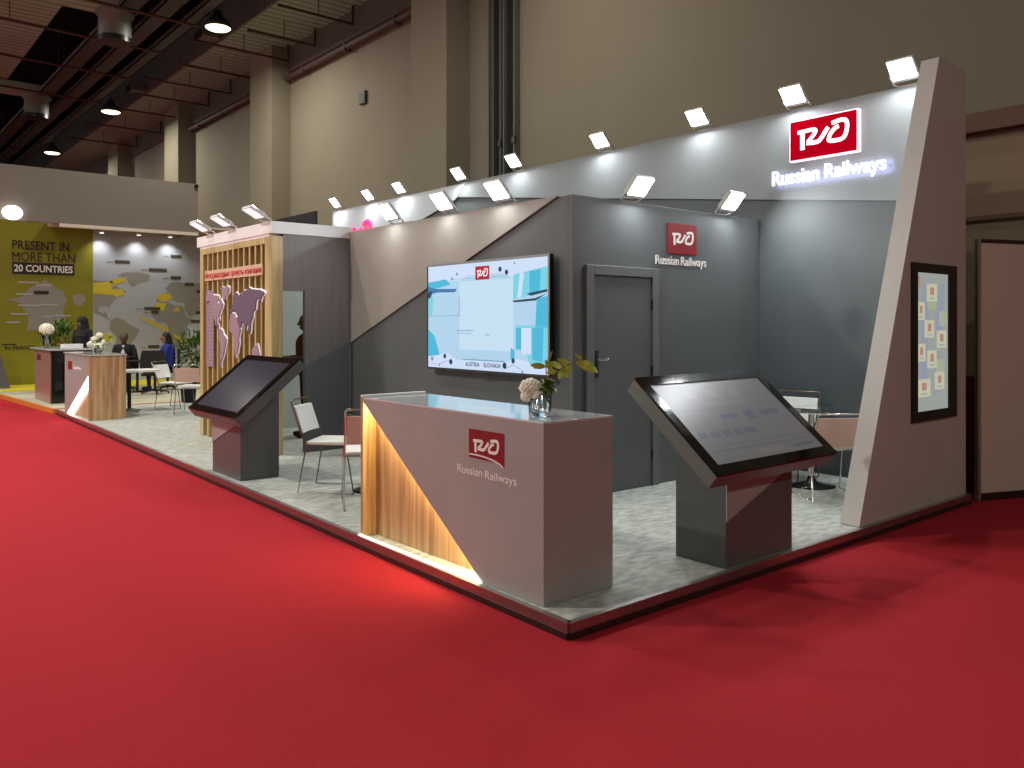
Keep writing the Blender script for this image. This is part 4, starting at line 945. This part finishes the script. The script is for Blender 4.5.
# flowers on the far counter
t = thing('flower_vase', 'vase of cream roses and yellow lilies on the far wooden counter', 'vase', (.5, 11.6, 1.145))
c0 = Vector((.50, 11.75, 1.147))
b = B(); b.lathe([(.05, .0), (.06, .01), (.065, .14), (.06, .14), (.05, .02), (.02, .02)], c0, 'glass', 20); b.obj('vase_glass', t)
b = B()
for (dx, dz, r) in [(-.11, .15, .07), (-.03, .13, .07), (.05, .12, .06), (-.06, .23, .06), (.02, .30, .055), (.10, .19, .05)]: hydrangea(b, c0 + rv * dx + up * dz, r, 'cream_petal', 40)
b.obj('rose_flower', t)
b = B()
for k in range(34):
    d = (rv * random.uniform(-.2, 1) + up * random.uniform(-.2, 1) + fw * random.uniform(-.5, .5)).normalized(); c = c0 + rv * .13 + up * .20
    b.leaf(c, c + d * .15, .05, 'yellow_petal', .15, seg=4)
b.obj('lily_flower', t)
b = B(); foliage(b, c0 + up * .15, .1, 40, 'leaf', .03, .1); b.obj('foliage', t)

# ------------------------------------------------------------------ people
def person(name, label, J, parts, hairfn, loc, rz):
    """J: joint positions (local). parts: list of (a, b, ra, rb, material). One remeshed surface."""
    bm = B(); caps = []
    for (a, c, ra, rb, m) in parts:
        a = Vector(J[a]) if isinstance(a, str) else Vector(a); c = Vector(J[c]) if isinstance(c, str) else Vector(c)
        caps.append((a, c, ra, rb, m))
        bm.tube([a, a.lerp(c, .5), c], [ra, (ra + rb) / 2, rb], 'skin', 12); bm.ball(a, ra, 'skin', 12, 8); bm.ball(c, rb, 'skin', 12, 8)
    o = bm.obj(name)
    md = o.modifiers.new('r', 'REMESH'); md.mode = 'VOXEL'; md.voxel_size = 0.011
    s = o.modifiers.new('s', 'SMOOTH'); s.factor = .5; s.iterations = 2
    dg = bpy.context.evaluated_depsgraph_get(); dg.update()
    me = bpy.data.meshes.new_from_object(o.evaluated_get(dg))
    o.modifiers.clear(); o.data = me; me.materials.clear()
    ms = []
    for p in parts:
        if p[4] not in ms: ms.append(p[4])
    for m in ms: me.materials.append(M[m])
    for p in me.polygons:
        c = p.center; best = 9; bi = 0
        for (a, d, ra, rb, m) in caps:
            ab = d - a; t = max(0, min(1, (c - a).dot(ab) / max(1e-6, ab.length_squared)))
            q = (c - (a + ab * t)).length - (ra + (rb - ra) * t)
            if q < best: best = q; bi = ms.index(m)
        p.material_index = bi; p.use_smooth = True
    o.location = loc; o.rotation_euler = (0, 0, rz); tag(o, label, 'person')
    h = B(); hairfn(h, Vector(J['head'])); h.obj('hair', o, local=True)
    return o
def hand(parts, w, d, m, side):
    w = Vector(w); d = Vector(d).normalized(); s = d.cross(Vector((0, 0, 1)))
    s = s.normalized() if s.length > .1 else Vector((1, 0, 0))
    pc = w + d * .075
    parts.append((tuple(w), tuple(pc), .026, .034, m))
    for k, L in enumerate((.062, .072, .068, .052)):
        o = pc + s * (k - 1.5) * .021
        parts.append((tuple(o), tuple(o + d * L * .6), .0105, .0095, m)); parts.append((tuple(o + d * L * .6), tuple(o + d * L + Vector((0, 0, -.018))), .0095, .008, m))
    o = w + d * .03 + s * side * .03
    parts.append((tuple(o), tuple(o + s * side * .035 + d * .04), .012, .009, m))
def head_parts(J, skin, face=(0, 1)):
    h = Vector(J['head']); f = Vector((face[0], face[1], 0)).normalized(); r = Vector((f.y, -f.x, 0))
    L = [(tuple(h + Vector((0, 0, .03))), tuple(h + f * .015 - Vector((0, 0, .055))), .092, .062, skin), (tuple(h - Vector((0, 0, .06))), 'neck', .05, .055, skin),
         (tuple(h + f * .085), tuple(h + f * .108 - Vector((0, 0, .025))), .014, .016, skin)]
    for s in (-1, 1): L.append((tuple(h + r * s * .088), tuple(h + r * s * .092 + Vector((0, 0, .02))), .014, .014, skin))
    L.append((tuple(h + f * .07 - Vector((0, 0, .068)) + r * .02), tuple(h + f * .07 - Vector((0, 0, .068)) - r * .02), .012, .012, skin))
    return L
def face_marks(h, hd, f=(0, 1)):
    f = Vector((f[0], f[1], 0)).normalized(); r = Vector((f.y, -f.x, 0))
    for s in (-1, 1): h.ball(hd + f * .088 + r * s * .033 + Vector((0, 0, .008)), .011, 'black', 8, 6)
def short_hair(h, hd):
    h.ball(hd + Vector((0, -.030, .046)), .093, 'hair', 16, 10, (1, 1, .92)); face_marks(h, hd)
def long_hair(h, hd):
    h.ball(hd + Vector((0, -.025, .05)), .102, 'hair', 16, 10); h.tube([hd + Vector((0, -.05, .05)), hd + Vector((0, -.085, -.1)), hd + Vector((0, -.10, -.30))], [.09, .085, .05], 'hair', 12); face_marks(h, hd)
def scarf(h, hd):
    h.ball(hd + Vector((0, -.02, .04)), .115, 'black_soft', 16, 10); h.tube([hd + Vector((0, -.03, 0)), hd + Vector((0, -.04, -.13)), hd + Vector((0, -.03, -.30))], [.11, .12, .19], 'black_soft', 14); face_marks(h, hd + Vector((0, .01, 0)))
def standing(top, leg, skin, armbend=True):
    J = dict(pel=(0, 0, .93), chest=(0, 0, 1.27), neck=(0, 0, 1.44), head=(0, .02, 1.56))
    p = [('pel', 'chest', .145, .16, top), ((-.13, 0, 1.36), (.13, 0, 1.36), .07, .07, top), ('chest', 'neck', .10, .055, top)] + head_parts(J, skin)
    for s in (-1, 1):
        sh = (s * .185, 0, 1.37); el = (s * .23, .02, 1.09); wr = (s * .17, .24, 1.08)
        p += [(sh, el, .052, .042, top), (el, wr, .04, .028, top)]; hand(p, wr, (-s * .25, 1, 0), skin, s)
        p += [((s * .09, 0, .92), (s * .10, .01, .50), .095, .062, leg), ((s * .10, .01, .50), (s * .10, -.02, .08), .058, .04, leg), ((s * .10, -.02, .045), (s * .11, .14, .04), .042, .035, 'black_soft')]
    return J, p
def seated(top, leg, skin, hz=0):
    J = dict(pel=(0, -.02, .55), chest=(0, .0, .92), neck=(0, .02, 1.09), head=(0, .06, 1.20))
    p = [('pel', 'chest', .15, .165, top), ((-.13, 0, 1.0), (.13, 0, 1.0), .07, .07, top), ('chest', 'neck', .10, .055, top)] + head_parts(J, skin)
    for s in (-1, 1):
        sh = (s * .185, 0, 1.01); el = (s * .24, .08, .76); wr = (s * .13, .30, .78)
        p += [(sh, el, .052, .042, top), (el, wr, .04, .028, top if top == 'suit' else skin)]; hand(p, wr, (-s * .3, 1, 0.02), skin, s)
        p += [((s * .09, 0, .53), (s * .11, .42, .52), .09, .062, leg), ((s * .11, .42, .52), (s * .11, .40, .08), .058, .04, leg), ((s * .11, .38, .045), (s * .12, .53, .04), .042, .035, 'black_soft')]
    return J, p
J, p = standing('black_soft', 'black_soft', 'skin')
person('person', 'person in black clothing and black headscarf standing behind the neighbour counter', J, p, scarf, (1.38, 16.85, P0), rot(-0.8, -0.6))
J, p = seated('suit', 'suit', 'skin_dark')
p.append(((0, .10, 1.02), (0, .15, .86), .035, .045, 'shirt'))
person('person', 'person in dark suit with pale shirt seated by the map wall', J, p, short_hair, (2.35, 17.3, P0), rot(-0.4, -0.9))
J, p = seated('blue_cloth', 'suit', 'skin')
person('person', 'person with long black hair in blue top seated facing left', J, p, long_hair, (3.20, 16.9, P0), rot(-1, .3))
J, p = standing('maroon_cloth', 'black_soft', 'skin_dark')
person('person', 'person in dark maroon jacket standing in the doorway of the slatted tower', J, p, short_hair, (2.10, 7.36, P0), rot(-0.75, 0.2))

# seats for the two seated people, black office chair, low table
def office_chair(label, loc, rz):
    t = thing('office_chair', label, 'chair', loc, rz)
    b = B(); b.prism([(-.24, .48), (.24, .48), (.27, .7), (.22, .96), (-.22, .96), (-.27, .7)], FY(0, -.24, 0), -.03, .03, 'black_soft'); b.obj('backrest', t, .02, local=True)
    b = B(); b.box(-.25, .25, -.22, .24, .40, .46, 'black_soft'); b.obj('seat', t, .02, local=True)
    b = B(); b.tube([(0, 0, .06), (0, 0, .40)], .03, 'black', 10); b.obj('column', t, local=True)
    for k in range(5):
        a = k * 2 * PI / 5; b = B(); b.tube([(0, 0, .09), (.28 * math.cos(a), .28 * math.sin(a), .05)], [.025, .015], 'black', 7); b.ball((.28 * math.cos(a), .28 * math.sin(a), .028), .025, 'black', 8, 6); b.obj('leg', t, local=True)
    return t
oc = office_chair('black office chair with its back to the camera before the map wall', (2.62, 15.9, P0), rot(.45, .9))
c = dup(oc, (2.35, 17.3, P0), rot(-0.4, -0.9), 'black office chair under the person in the dark suit')
c = dup(oc, (3.20, 16.9, P0), rot(-1, .3), 'black office chair under the person in blue')
t = thing('low_table', 'small dark table between the two seated people', 'table', (2.55, 16.6, P0))
b = B(); b.lathe([(.30, .69), (.30, .715)], (2.45, 16.62, P0), 'black_soft', 24); b.obj('tabletop', t)
b = B(); b.tube([(2.45, 16.62, P0 + .02), (2.45, 16.62, P0 + .69)], .03, 'black', 10); b.lathe([(.2, .002), (.2, .02), (.05, .04)], (2.45, 16.62, P0), 'black', 20); b.obj('column', t)

# ------------------------------------------------------------------ right neighbour panel
t = thing('partition_panel', 'plain brown partition panel standing at the right edge on red carpet', 'partition', (5.22, 0, 0))
u = Vector((5.752 - 5.221, -0.207 - 0.007, 0)).normalized(); fr = frame((5.225, -0.01, 0), u, (0, 0, 1))
b = B(); b.prism([(.03, .06), (2.2, .06), (2.2, 2.40), (.03, 2.40)], fr, -.03, -.005, 'panel_side'); b.obj('panel_board', t)
b = B(); b.prism([(0, .003), (.035, .003), (.035, 2.43), (0, 2.43)], fr, -.04, 0, 'alu'); b.obj('post', t)
b = B(); b.prism([(.035, 2.395), (2.2, 2.395), (2.2, 2.43), (.035, 2.43)], fr, -.04, 0, 'kick'); b.prism([(.035, .003), (2.2, .003), (2.2, .07), (.035, .07)], fr, -.04, 0, 'kick'); b.obj('rail', t)
b = B(); b.box(5.5, 5.55, 0.02, 1.3, 0.003, 1.14, 'dark_red'); tag(b.obj('red_screen', None, 0.02), 'low dark red fabric screen showing in gap right of the pillar', 'screen')

# ------------------------------------------------------------------ lights
def area(loc, rot_, sx, sy, power, col=(1, 1, 1), name='light'):
    ld = bpy.data.lights.new(name, 'AREA'); ld.shape = 'RECTANGLE'; ld.size = sx; ld.size_y = sy; ld.energy = power; ld.color = col
    lo = bpy.data.objects.new(name, ld); COL.objects.link(lo); lo.location = loc; lo.rotation_euler = rot_; return lo
for (x, y, e) in [(4.345, 16.8, 260), (4.47, 27.0, 260), (4.37, 35.9, 260), (4.4, 6.6, 110), (-1.5, 8.6, 330), (-7, 16.8, 330), (-7, 6.6, 800), (-9, 14, 650), (-1, -9, 340), (-1.5, 20, 260)]:  # first three at the modelled bay lamps; the rest unseen, added as fill
    ld = bpy.data.lights.new('bay_and_fill_light', 'AREA'); ld.shape = 'DISK'; ld.energy = e; ld.color = (1.0, 0.95, 0.86); ld.size = 0.5
    lo = bpy.data.objects.new('bay_and_fill_light', ld); COL.objects.link(lo); lo.location = (x, y, 8.75)
# back light of the letters, washing the wall behind them
area((BX - 0.056, 1.25, 3.17), (0, math.radians(-90), 0), 0.14, 1.25, 1.6, (0.45, 0.5, 1.0), 'letter_back_light')

w = bpy.data.worlds.new('world'); scene.world = w; w.use_nodes = True
w.node_tree.nodes['Background'].inputs['Color'].default_value = (0.93, 1.0, 0.99, 1); w.node_tree.nodes['Background'].inputs['Strength'].default_value = 0.50
vs_ = scene.view_settings; vs_.view_transform = 'Standard'; vs_.look = 'None'; vs_.gamma = 1; vs_.use_curve_mapping = False; vs_.exposure = 0
